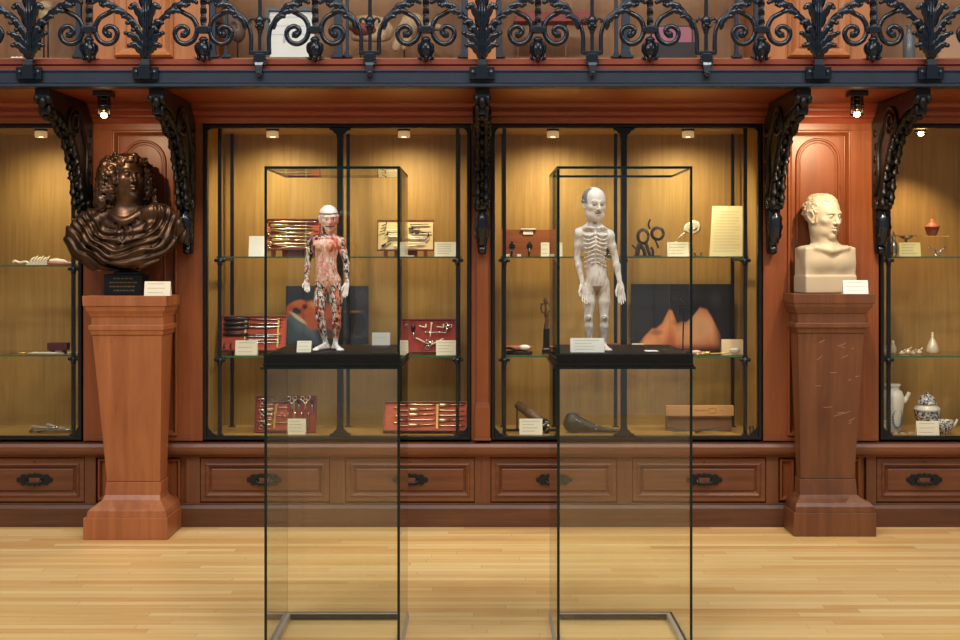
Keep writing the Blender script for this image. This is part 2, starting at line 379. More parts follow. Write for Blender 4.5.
def sculpt(name, vol, mats, parent=None, color=None, smooth=1):
    pos, Q = vol.mesh()
    if smooth:
        for _ in range(smooth):
            acc = np.zeros_like(pos); n = np.zeros(len(pos))
            for a in range(4):
                b = (a+1) % 4; np.add.at(acc, Q[:, a], pos[Q[:, b]]); np.add.at(n, Q[:, a], 1); np.add.at(acc, Q[:, b], pos[Q[:, a]]); np.add.at(n, Q[:, b], 1)
            pos = pos*.5+.5*acc/np.maximum(n, 1)[:, None]
    org = np.array(wloc(parent)) if parent is not None else np.array(((pos[:, 0].min()+pos[:, 0].max())/2, (pos[:, 1].min()+pos[:, 1].max())/2, pos[:, 2].min()))
    me = bpy.data.meshes.new(name); me.vertices.add(len(pos)); me.vertices.foreach_set('co', (pos-org).astype(np.float32).ravel())
    me.loops.add(Q.size); me.loops.foreach_set('vertex_index', Q.ravel().astype(np.int32))
    me.polygons.add(len(Q)); me.polygons.foreach_set('loop_start', np.arange(0, Q.size, 4, dtype=np.int32))
    me.polygons.foreach_set('use_smooth', np.ones(len(Q), bool)); me.update(calc_edges=True); me.validate()
    if color is not None:
        ca = me.color_attributes.new('Col', 'FLOAT_COLOR', 'POINT'); cc = np.ones((len(pos), 4), np.float32); cc[:, :3] = color(pos); ca.data.foreach_set('color', cc.ravel())
    for m in (mats if isinstance(mats, list) else [mats]): me.materials.append(M[m] if isinstance(m, str) else m)
    o = bpy.data.objects.new(name, me); COL.objects.link(o)
    if parent is not None: o.parent = parent
    else: o.location = org
    return o
# ================================================================ THE SETTING
ZB, ZT = WZ(440), WZ(124)
struct('floor', MB().box(-7, 7, -2.5, 6.9, -.05, 0), 'floor')
# woodwork bays behind the pedestals, between the cabinets
def bay(name, x0, x1, px0, px1, axl, axr, atop, d0, d1):
    a, b_ = X(x0, WD)+.018, X(x1, WD)-.018; mb = MB(); e0, e1 = WX(d0)+.001, WX(d1)-.001
    mb.box(a, b_, 6.875, 7.45, WZ(441), 2.36); mb.box(e0, e1, 6.875, 7.45, 0, WZ(441))    # boarding
    p0, p1 = WX(px0), WX(px1); zt = WZ(130); zb = WZ(436)
    mb.box(a, p0, 6.85, 6.88, zb, zt+.0); mb.box(p1, b_, 6.85, 6.88, zb, zt)   # stiles
    mb.box(a, b_, 6.85, 6.88, WZ(441), zb)
    mb.box(a, b_, 6.85, 6.88, zt, 2.24)
    mb.relief(p0, p1, zb, zt, [(0, 6.85), (.004, 6.838), (.014, 6.838), (.022, 6.852), (.03, 6.866), (.034, 6.866)], fill=False)
    # narrow raised inner frame and sunk arch
    l, r, t = WX(axl), WX(axr), WZ(atop); cx = (l+r)/2; R_ = (r-l)/2
    pts = [(l, 6.872, zb+.03)]+[(cx-R_*math.cos(math.pi*i/14), 6.872, t-R_+R_*math.sin(math.pi*i/14)) for i in range(15)]+[(r, 6.872, zb+.03)]
    mb.tube(pts, .009, 8)
    pts = [(l+.018, 6.874, zb+.03)]+[(cx-(R_-.018)*math.cos(math.pi*i/14), 6.874, t-R_+(R_-.018)*math.sin(math.pi*i/14)) for i in range(15)]+[(r-.018, 6.874, zb+.03)]
    mb.tube(pts, .004, 6)
    # low panels beside the pedestal
    for q0, q1 in ((d0+2, d0+16), (d1-22, d1-6)):
        mb.relief(WX(q0), WX(q1), WZ(500), WZ(459), [(0, 6.875), (0, 6.846), (.01, 6.846), (.02, 6.866), (.03, 6.866)])
    return struct(name, mb, 'redwood_v', .002)
M['redwood_v'] = wood('red_brown_pilaster_wood', (118, 60, 31), (154, 86, 45), 'z', 12, .38)
bay('wall_left', 80, 206, 112, 178, 122, 164, 141, 96, 186)
bay('wall_right', 760, 882, 787, 851, 798, 840, 139, 778, 866)
mb = MB(); mb.box(WX(471)+.001, WX(491)-.001, 6.862, 7.4, WZ(441), 2.3)
mb.loft([(ZB-.0, WX(475), WX(490), 6.835, 6.87), (WZ(408), WX(475), WX(490), 6.835, 6.87), (WZ(402), WX(476.5), WX(488.5), 6.842, 6.87), (WZ(255), WX(476.5), WX(488.5), 6.842, 6.87), (2.24, WX(475), WX(490), 6.835, 6.87)])
mb.box(WX(474), WX(491), 6.825, 6.87, ZB, ZB+.012)
struct('wall_back', mb, 'redwood_v', .002)
struct('wall_outer_left', MB().box(WX(-230), WX(-190), 6.85, 7.45, 0, 2.36), 'redwood_v')
struct('wall_outer_right', MB().box(WX(1152), WX(1190), 6.85, 7.45, 0, 2.36), 'redwood_v')
XL, XR = WX(-230), WX(1190)
# continuous horizontal trims
struct('baseboard_back', MB().prism([(6.9, 0), (6.832, 0), (6.832, WZ(508)), (6.838, WZ(506)), (6.842, WZ(505)), (6.842, WZ(503)), (6.9, WZ(503))], 'x', XL, XR), 'oak', .002)
struct('trim_1', MB().prism([(6.9, WZ(457)), (6.84, WZ(457)), (6.825, WZ(455)), (6.808, WZ(453)), (6.80, WZ(450)), (6.80, WZ(446)), (6.81, WZ(443)), (6.9, WZ(442))], 'x', XL, XR), 'wood_x')
struct('trim_2', MB().prism([(6.95, 2.35), (6.72, 2.35), (6.72, 2.322), (6.735, 2.318), (6.75, 2.302), (6.77, 2.296), (6.77, 2.282), (6.785, 2.278), (6.80, 2.262), (6.80, 2.252), (6.82, 2.248), (6.835, 2.222), (6.95, 2.222)], 'x', XL, XR), 'redwood')
# balcony: soffit, painted beam, nosing, upper floor
struct('ceiling', MB().box(XL, XR, 6.13, 6.95, 2.323, 2.36), 'redwood')
mb = MB().box(XL, XR, 6.10, 6.15, 2.335, 2.398); mb.box(XL, XR, 6.085, 6.18, 2.321, 2.335); mb.box(XL, XR, 6.093, 6.17, 2.396, 2.405); mb.box(XL, XR, 6.094, 6.11, 2.341, 2.345)
struct('trim_3', mb, 'beam', .002)
struct('trim_4', MB().prism([(6.2, 2.405), (6.13, 2.405), (6.13, 2.428), (6.137, 2.43), (6.137, 2.434), (6.125, 2.437), (6.125, 2.458), (6.13, 2.463), (6.2, 2.463)], 'x', XL, XR), 'redwood')
struct('floor_upper', MB().box(XL, XR, 6.2, 7.5, 2.36, 2.46), 'redwood')
# upper storey wall: base rail and orange panels between the upper cabinets
mb = MB().box(XL, XR, 6.90, 7.45, 2.46, 2.585)
for q0, q1 in ((92, 208), (765, 872), (-230, -192), (1150, 1190), (468, 496)): mb.box(X(q0, 6.9), X(q1, 6.9), 6.92, 7.45, 2.585, 4.1)
for q0, q1 in ((114, 173), (788, 851)):
    mb.relief(X(q0, 6.9), X(q1, 6.9), Z(57, 6.9), 3.9, [(0, 6.92), (0, 6.90), (.012, 6.888), (.02, 6.895), (.03, 6.905), (.05, 6.915), (.052, 6.915)])
    mb.relief(X(q0+11, 6.9), X(q1-11, 6.9), Z(48, 6.9), 3.8, [(0, 6.916), (.01, 6.905), (.016, 6.905)])
struct('wall_upper', mb, 'upper_panel', .002)
struct('ceiling_upper', MB().box(XL, XR, 6.9, 7.5, 4.1, 4.2), 'upper_panel')

# ================================================================ CABINETS
def handle(c, parent, k=1.0):
    """wrought backplate with lobed ends and a bail"""
    x, y, z = c; mb = MB(); out = []
    H_ = [(-.098, 0), (-.092, .010), (-.078, .010), (-.074, .020), (-.056, .024), (-.046, .018), (-.036, .024), (-.022, .026), (-.010, .022), (0, .030)]
    up = H_+[(-a, b) for a, b in H_[-2:0:-1]]+[(.098, 0)]
    dn = [(a, -b) for a, b in up[-2:0:-1]]
    poly = [(x+a*1.02, z+b*1.3) for a, b in up+dn]
    mb.prism(poly, 'y', y-.006, y+.002)
    h = obj('handle', mb, 'frame', parent, .0015)
    m2 = MB(); m2.prism([(x-.03, z-.013), (x+.03, z-.013), (x+.03, z+.011), (x-.03, z+.011)], 'y', y-.0075, y-.004)
    obj('handle_cavity', m2, 'wood', h)
    m3 = MB(); m3.tube(catmull([(x-.045, y-.008, z+.006), (x-.04, y-.022, z-.008), (x-.02, y-.026, z-.014), (x+.02, y-.026, z-.014), (x+.04, y-.022, z-.008), (x+.045, y-.008, z+.006)], 4), .0045, 8)
    obj('handle_bail', m3, 'iron', h)
    return h
def drawer_unit(x0, x1, drawers, label):
    a, b_ = WX(x0), WX(x1); c = ((a+b_)/2, 6.85, 0)
    t = thing('drawer_cabinet', label, 'drawer cabinet', c)
    mb = MB().box(a, b_, 6.862, 7.43, .115, WZ(442))
    edges = [x0]+sum([[q0, q1] for q0, q1, h in drawers], [])+[x1]
    for i in range(0, len(edges), 2): mb.box(WX(edges[i]), WX(edges[i+1]), 6.845, 6.87, WZ(503), WZ(457))
    obj('body', mb, 'wood', t, .002)
    for q0, q1, h in drawers:
        mb = MB(); e = .003
        mb.relief(WX(q0)+e, WX(q1)-e, WZ(501.5), WZ(458), [(0, 6.87), (0, 6.850), (.003, 6.847), (.026, 6.847), (.029, 6.841), (.036, 6.838), (.045, 6.846), (.054, 6.858), (.060, 6.858), (.0605, 6.851), (.064, 6.849)])
        d = obj('drawer', mb, 'wood_x', t)
        if h is not None:
            handle((WX(h), 6.846, WZ(479.5)), d)
            k = MB().lathe([(.0045, 0), (.0045, .003)], (WX(h)+0, 6.847, WZ(461.5)), 10, R=Matrix.Rotation(math.pi/2, 3, 'X')); obj('keyhole', k, 'frame', d)
    return t
drawer_unit(-190, 96, [(-176, -32, -104), (-14, 85, 35)], 'low drawer cabinet left of the pedestal with the dark bronze bust')
drawer_unit(186, 480.9, [(200, 330, 265), (345, 475, 410)], 'low drawer cabinet of two panelled drawers behind the left glass case')
drawer_unit(481, 778, [(490.5, 617, 554), (632, 766, 704)], 'low drawer cabinet of two panelled drawers behind the right glass case')
drawer_unit(866, 1152, [(876, 975, 924), (992, 1130, 1060)], 'low drawer cabinet right of the pedestal with the pale marble bust')

def cabinet(x0, x1, xm, label, ysh, upper=False):
    a, b_ = WX(x0), WX(x1); zb, zt = ZB, ZT; y0 = 6.85
    t = thing('display_cabinet', label, 'display cabinet', ((a+b_)/2, y0, zb))
    fw = .022; mb = MB()
    mb.relief(a, b_, zb, zt, [(0, y0+.03), (0, y0), (.004, y0-.006), (fw-.004, y0-.006), (fw, y0), (fw, y0+.03)], fill=False)
    for sx in (a+fw, b_-fw):       # corner feet
        s = 1 if sx < (a+b_)/2 else -1
        for zz, sz in ((zb+fw, 1), (zt-fw, -1)):
            pts = [(0, 0), (.045, 0), (.040, .010), (.026, .014), (.018, .028), (.010, .034), (0, .05)]
            k = 1 if sz > 0 else .45
            mb.prism([(sx+s*u*k, zz+sz*v*k) for u, v in pts], 'y', y0-.002, y0+.02)
    obj('frame', mb, 'frame', t)
    xmm = WX(xm); mb = MB(); mw = .016
    mb.box(xmm-mw, xmm+mw, y0-.004, y0+.03, zb+fw, zt-fw)
    for zz, sz in ((zb+fw, 1), (zt-fw, -1)):
        pts = [(-.06, 0), (-.055, .012), (-.04, .016), (-.03, .03), (-.02, .036), (-.016, .06), (.016, .06), (.02, .036), (.03, .03), (.04, .016), (.055, .012), (.06, 0)]
        mb.prism([(xmm+u, zz+sz*v) for u, v in pts], 'y', y0-.006, y0+.02)
    obj('mullion', mb, 'frame', t)
    mb = MB().box(a, b_, 7.36, 7.38, zb, zt); obj('back_panel', mb, 'back', t)
    for xa in (a+.001, b_-.013): obj('side_panel', MB().box(xa, xa+.012, y0+.031, 7.36, zb, zt), 'back', t)
    obj('cabinet_floor', MB().box(a+.013, b_-.013, y0+.031, 7.36, zb-.005, zb+.014), 'back', t)
    obj('cabinet_top', MB().box(a+.013, b_-.013, y0+.031, 7.36, zt-.012, zt), 'back', t)
    for p0, p1 in ((a+fw+.001, xmm-mw-.001), (xmm+mw+.001, b_-fw-.001)):
        obj('glass_pane', MB().box(p0, p1, y0+.012, y0+.018, zb+fw, zt-fw), 'case_glass', t)
    sx = [a+.075, b_-.075, xmm]
    for q in sx:                                   # uprights carrying the shelves
        obj('shelf_upright', MB().box(q-.010, q+.010, 6.925, 6.945, zb+.014, zt-.012).box(q-.018, q+.018, 6.917, 6.953, zb+.014, zb+.022), 'frame', t, .002)
        obj('shelf_upright', MB().box(q-.010, q+.010, 7.27, 7.29, zb+.014, zt-.012).box(q-.018, q+.018, 7.262, 7.298, zb+.014, zb+.022), 'frame', t, .002)
    for py in ysh:
        z = Z(py, 6.93)
        for p0, p1 in ((a+.055, xmm-.012), (xmm+.012, b_-.055)):
            s_ = obj('glass_shelf', MB().box(p0, p1, 6.948, 7.30, z-.008, z), 'case_glass', t)
            obj('shelf_edge', MB().box(p0, p1, 6.942, 6.948, z-.009, z), 'shelf_edge', s_)
        for q in sx:
            mb = MB().box(q-.006, q+.006, 6.935, 7.28, z-.026, z-.0095)
            mb.ell((q+.022, 6.935, z-.022), .011, 10); mb.ell((q-.022, 6.935, z-.022), .011, 10); mb.tube([(q-.02, 6.935, z-.022), (q+.02, 6.935, z-.022)], .005, 8)
            mb.lathe([(.014, -.05), (.016, -.03), (.016, -.012)], (q, 6.935, z), 10)
            obj('shelf_bracket', mb, 'frame', t)
    return t
cabinet(-188, 82, -40, 'iron-framed display cabinet at the far left edge, beside the bronze bust', (265, 355))
cabinet(203, 471, 340, 'iron-framed display cabinet with instrument boxes, left of the central pilaster', (256.5, 356))
cabinet(491, 762, 624, 'iron-framed display cabinet with the tall cream document, right of the central pilaster', (256.5, 356))
cabinet(880, 1150, 1010, 'iron-framed display cabinet at the far right edge, with blue and white ceramics', (256.5, 356))
ZSH = {'L1': Z(265, 6.93), 'S1': Z(256.5, 6.93), 'S2': Z(356, 6.93), 'L2': Z(355, 6.93), 'FL': ZB+.014}

def upper_cabinet(x0, x1, posts, label):
    D = 6.93; a, b_ = X(x0, D), X(x1, D)
    t = thing('upper_display_cabinet', label, 'display cabinet', ((a+b_)/2, D, 2.585))
    obj('back_panel', MB().box(a, b_, 7.40, 7.42, 2.585, 4.05), 'upper', t)
    obj('cabinet_floor', MB().box(a, b_, 6.94, 7.40, 2.586, 2.60), 'upper', t)
    for q, wq in posts:
        xx = X(q, D); mb = MB().box(xx-wq, xx+wq, D, D+.03, 2.60, 4.05)
        mb.prism([(xx-wq-.02, 2.60), (xx-wq-.02, 2.61), (xx-wq-.006, 2.616), (xx-wq, 2.64), (xx+wq, 2.64), (xx+wq+.006, 2.616), (xx+wq+.02, 2.61), (xx+wq+.02, 2.60)], 'y', D-.004, D+.026)
        obj('post', mb, 'beam', t, .002)
    obj('glass_pane', MB().box(a, b_, 6.934+.035, 6.974, 2.60, 4.05), 'case_glass', t)
upper_cabinet(-188, 91, [(-40, .016), (78, .014), (88, .01)], 'upper-level display cabinet behind the railing at the far left')
upper_cabinet(209, 467, [(212.5, .016), (226, .008), (338, .022), (347, .008), (464.5, .016)], 'upper-level display cabinet behind the railing with the white picture')
upper_cabinet(497, 764, [(499, .014), (616.5, .009), (626, .022), (737, .009), (757, .014)], 'upper-level display cabinet behind the railing with the pink box')
upper_cabinet(873, 1150, [(875, .014), (1010, .02)], 'upper-level display cabinet behind the railing at the far right')

# ---------------------------------------------------------------- lamps
def can_lamp(px, label, D=7.0, py0=127, py1=137.5, power=16):
    x = X(px, D); z1 = ZT-.0135; z0 = Z(py1, D); r = .034
    t = thing('can_spotlight', label, 'spotlight', (x, D, z0))
    obj('mount', MB().lathe([(.036, z1-.011), (.036, z1)], (x, D, 0), 20), 'frame', t)
    obj('can', MB().lathe([(r*.75, z0+.004), (r, z0), (r, z1-.013), (r*.9, z1-.0105)], (x, D, 0), 24), 'can', t)
    obj('bulb', MB().lathe([(.012, z0+.003), (.016, z0+.008)], (x, D, 0), 16), 'bulb', t)
    spot('cabinet_light', (x, D, z0-.012), (x, 7.30, z0-.9), power, HALO, 150, 1.0, .03)
CANP = 27
can_lamp(41, 'beige can spotlight in the top of the far left cabinet', power=CANP*.8)
can_lamp(272.5, 'beige can spotlight above the case of brass tools, first from the left in its cabinet', power=CANP*1.1)
can_lamp(404, 'beige can spotlight above the cream instrument board', power=CANP*1.1)
can_lamp(553, 'beige can spotlight nearest right of the central pilaster', power=CANP*1.2)
can_lamp(688, 'beige can spotlight above the tall cream document', power=CANP*1.2)
def halogen(px, py, D, label, target, power, boxed=True, angle=50, ztop=2.321, lightcol=(1, .74, .45)):
    x = X(px, D); zb = Z(py, D)
    t = thing('halogen_spotlight', label, 'spotlight', (x, D, zb))
    if boxed: obj('junction_box', MB().box(x-.045, x+.045, D-.045, D+.045, Z(97, D), ztop), 'black', t, .003)
    zt = Z(97, D) if boxed else ztop
    mb = MB()
    for z in (zt-.012, (zt+zb)/2+.01, zb+.012):
        mb.tube([(x+.030*math.cos(a*math.pi/8), D+.030*math.sin(a*math.pi/8), z) for a in range(17)], .004, 6)
    for a in range(6): mb.tube([(x+.030*math.cos(a*math.pi/3), D+.030*math.sin(a*math.pi/3), zt), (x+.030*math.cos(a*math.pi/3), D+.030*math.sin(a*math.pi/3), zb+.008)], .003, 6)
    obj('cage', mb, 'frame', t)
    obj('socket', MB().lathe([(.006, zb+.035), (.016, zb+.04), (.016, zt)], (x, D, 0), 16), 'black', t)
    obj('bulb', MB().ell((x, D, zb+.014), (.017, .017, .014), 14), 'bulb', t)
    spot('halogen_light', (x, D, zb-.006), target, power, lightcol, angle, .8, .012)
    return t
halogen(104, 118, 6.28, 'caged halogen lamp hanging above the dark bronze bust', P(128, 205, 6.8), 12, angle=115)
halogen(857, 117, 6.28, 'caged halogen lamp hanging above the pale marble bust', P(822, 205, 6.85), 38, angle=120)
halogen(921, 136, 7.0, 'bare halogen lamp glowing in the top of the far right cabinet', (X(921, 7), 7.3, 1.0), CANP*1.1, boxed=False, angle=95, ztop=ZT-.0135)
# ================================================================ IRONWORK
DR = 6.11; KP = DR/F                       # railing plane, metres per photo pixel there
ZTOP = 3.42
rail = thing('balcony_railing', 'black wrought-iron balcony railing with acanthus posts and spiral scrolls on the painted beam', 'railing', (0, DR, 2.40))
def rp(px, py, dy=0): q = P(px, py, DR); return Vector((q.x, DR+dy, q.z))
posts = [(-84, 'l'), (31, 'l'), (147, 'l'), (260, 'b'), (370, 'b'), (482, 'l'), (592, 'b'), (706, 'b'), (817, 'l'), (929, 'l'), (1045, 'l')]
def ring(mid, s):
    mb = MB()
    pts = [(-24, 10.5), (-18, 13.8), (-11, 18), (-7, 25), (-6.5, 32), (-10, 40), (-17.5, 44), (-25, 41.5), (-28.5, 34.5), (-26.5, 28.8), (-21, 26.3), (-16.5, 28.5), (-15.8, 32.5), (-18.5, 35), (-21, 33.8)]
    pts = catmull([rp(mid+s*a, b) for a, b in pts], 5); n = len(pts)
    mb.tube(pts, [.0105]*(n-8)+[.0105+.0012*i for i in range(8)], 8, sq=1.2); mb.ell(pts[-3], (.0165, .016, .0165), 10)
    return mb
def arch(mid, foot, s, bar):
    """rising stem + leaves along it; foot = offset of the stem's foot from mid"""
    a = [(foot, 54), (foot, 36), (foot+2.5, 26), (foot+8.5, 16), (-27, 8.5), (-17, 3), (-9, -2.5), (-5, -9)] if bar else [(foot, 50), (foot+1.5, 36), (foot+4.5, 26), (foot+10, 16.5), (-27, 8.5), (-17, 3), (-9, -2.5), (-5, -9)]
    pts = catmull([rp(mid+s*u, v, .004) for u, v in a], 5); n = len(pts)
    mb = MB(); mb.tube(pts, [.0115-.0045*i/n for i in range(n)], 8, sq=.9)
    lv = MB()
    def L(pl, wd, cu=.35): lv.leaf([rp(mid+s*u, v, -.012-dd) for u, v, dd in pl], wd*.82, (0, -1, 0), .007, 4, curl=cu)
    L([(foot+5, 30, 0), (foot+8, 21, .006), (foot+14, 17, .012), (foot+17, 19, .012)], .018)
    L([(foot+7, 22, 0), (foot+14, 15, .008), (foot+22, 12, .016), (foot+29, 13, .016)], .022)
    L([(foot+12, 16, 0), (-28, 8, .01), (-20, 6, .02), (-14, 8, .018)], .022)
    L([(-27, 10, 0), (-19, 3, .01), (-11, 1, .02), (-6, 4, .02)], .024)
    L([(-20, 6, 0), (-13, -2, .01), (-6, -7, .02), (-3, -4, .02)], .022)
    for u, v, r in ((-26, 9, 1.8), (-13.5, 5.5, 2.0), (-6, 3.5, 2.2), (foot+28, 13, 1.5)): lv.ell(rp(mid+s*u, v, -.028), (r*KP, .012, r*KP), 10)
    return mb, lv
for i in range(len(posts)-1):
    (pa, ta), (pb, tb) = posts[i], posts[i+1]; mid = (pa+pb)/2 + (1 if i in (5, 6) else 0)
    for s, (pp, tt) in ((1, (pa, ta)), (-1, (pb, tb))):
        foot = -(abs(mid-pp)-(9 if tt == 'b' else 7))
        m1, lv = arch(mid, foot, s, tt == 'b')
        o = obj('scroll_arch', m1, 'iron', rail); obj('acanthus_leaf', lv, 'iron', o)
        obj('spiral_scroll', ring(mid, s), 'iron', rail)
    # twisted bar with finial
    mb = MB(); N = 90; pts = [rp(mid, 26-i*(26+133)/N) for i in range(N+1)]
    mb.tube(pts, .0165, 4, twist=.30); obj('twisted_bar', mb, 'iron', rail)
    x, z = rp(mid, 30).x, rp(mid, 30).z; mb = MB()
    mb.box(x-.040, x+.040, DR-.014, DR+.014, z-.013, z+.013); mb.box(x-.022, x+.022, DR-.019, DR+.019, z-.017, z+.017)
    obj('collar', mb, 'iron', rail, .003)
    mb = MB(); k = KP
    k = KP*1.15
    mb.lathe([(2.4*k, -6*k), (3.2*k, -7*k), (4.2*k, -8*k), (4.2*k, -9*k), (2.4*k, -10.2*k), (4*k, -12*k), (5.8*k, -15*k), (6.2*k, -18*k), (5*k, -21*k), (3*k, -24*k), (1.6*k, -26*k), (.6*k, -28*k)][::-1], (x, DR, z), 20)
    for a in range(6):
        an = a*math.pi/3+.5; c_, s_ = math.cos(an), math.sin(an)
        mb.leaf([(x+c_*r*k, DR+s_*r*k, z-v*k) for r, v in ((3, 10), (6.5, 13), (6.8, 18), (4.6, 22), (5.5, 25.5), (8, 24))], .011, (c_, s_, 0), .004, 3)
    obj('drop_finial', mb, 'iron', rail)
for pp, tt in posts:
    x = rp(pp, 0).x
    if tt == 'b':
        mb = MB(); zz = rp(pp, 53).z
        mb.box(x-.048, x+.048, DR-.012, DR+.012, zz-.009, zz+.009)
        obj('crossbar', mb, 'iron', rail, .002)
        obj('upright_bar', MB().box(x-.0085, x+.0085, DR-.009, DR+.009, zz, ZTOP), 'iron', rail, .001)
        mb = MB(); k = KP; z0 = rp(pp, 32).z
        mb.lathe([(2*k, -2*k), (3*k, 0), (2.4*k, 1*k), (3.8*k, 3*k), (4.6*k, 7*k), (4.2*k, 10*k), (5*k, 12*k), (3*k, 15*k), (1.8*k, 17*k)], (x, DR, z0), 16)
        for s in (-1, 1):
            mb.tube(catmull([(x+s*3*k, DR-.006, z0+9*k), (x+s*6*k, DR-.01, z0+13*k), (x+s*9*k, DR-.01, z0+12.5*k), (x+s*9.6*k, DR-.01, z0+10*k), (x+s*8*k, DR-.01, z0+9.5*k)], 4), .0065, 8)
        for a in range(4): mb.ell((x+(a-1.5)*2*k, DR-.022, z0+(8-abs(a-1.5)*2)*k), (.008, .006, .010), 8)
        obj('capital', mb, 'iron', rail)
        mb = MB(); b1 = rp(pp, 54).z; b2 = rp(pp, 63).z
        mb.box(x-.022, x+.022, DR-.022, DR+.018, rp(pp, 66).z, b1); 
        for q in range(4):
            for s in (-1, 1): mb.ell((x+s*.025, DR-.012, b1-.012-q*.014), .008, 8)
        mb.loft([(rp(pp, 78).z, x-.009, x+.009, DR-.036, DR-.018), (rp(pp, 76).z, x-.014, x+.014, DR-.040, DR-.016), (rp(pp, 66).z, x-.019, x+.019, DR-.034, DR-.016), (b2, x-.024, x+.024, DR-.03, DR-.01)])
        mb.ell((x, DR-.036, rp(pp, 74).z), (.010, .010, .013), 10)
        obj('foot_bracket', mb, 'iron', rail, .002)
    else:
        mb = MB(); k = KP
        S = [(66, 2.4), (58, 3.2), (50, 4), (40, 4.2), (28, 4), (14, 4.5), (0, 5.5), (-14, 5), (-60, 3.4), (-131, 3)]
        pts = [rp(pp, v, -.008) for v, _ in S]; mb.tube(pts, [w_*k for _, w_ in S], 10, sq=.8)
        for s in (-1, 0, 1): mb.tube([rp(pp+s*1.9*(.5+(66-v)/66), v, -.026) for v in (60, 45, 30, 15, 0)], .0045, 6)
        st = obj('leaf_post', mb, 'iron', rail)
        for s in (-1, 1):
            for pl, wd in (([(1, 60, 0), (5, 52, .01), (11, 46, .022), (15, 47.5, .02)], .018), ([(1, 56, 0), (5, 46, .008), (11, 38, .02), (18, 35.5, .028)], .022),
                           ([(3, 48, 0), (5, 36, .012), (9, 29, .022), (11.5, 32, .018)], .017), ([(4, 40, 0), (8, 30, .01), (13, 23, .02), (17, 25, .018)], .019),
                           ([(3, 28, 0), (6, 15, .014), (11, 7, .024), (14, 10, .02)], .020), ([(2, 10, 0), (5, -4, .012), (9, -12, .02), (12, -8, .016)], .022)):
                lv = MB(); lv.leaf([rp(pp+s*u, v, -.016-d) for u, v, d in pl], wd, (0, -1, 0), .008, 4, curl=.3)
                u, v, d = pl[-1]; lv.ell(rp(pp+s*u, v-.5, -.024-d), (.013, .011, .011), 10)
                obj('acanthus_leaf', lv, 'iron', st)
        mb = MB(); za, zb_ = rp(pp, 80).z, rp(pp, 68).z
        mb.box(x-.062, x+.062, DR-.034, DR-.012, za, zb_); mb.loft([(za, x-.03, x+.03, DR-.05, DR-.03), (rp(pp, 66).z, x-.024, x+.024, DR-.05, DR-.02), (rp(pp, 60).z, x-.018, x+.018, DR-.03, DR+.02)])
        for s in (-1, 1):
            mb.ell((x+s*.045, DR-.034, (za+zb_)/2), (.011, .006, .018), 8); mb.ell((x+s*.022, DR-.036, (za+zb_)/2), (.009, .006, .012), 8)
        obj('foot_plate', mb, 'iron', rail, .003)
obj('top_rail', MB().box(rp(-140, 0).x, rp(1100, 0).x, DR-.028, DR+.028, ZTOP, ZTOP+.035), 'iron', rail, .006)

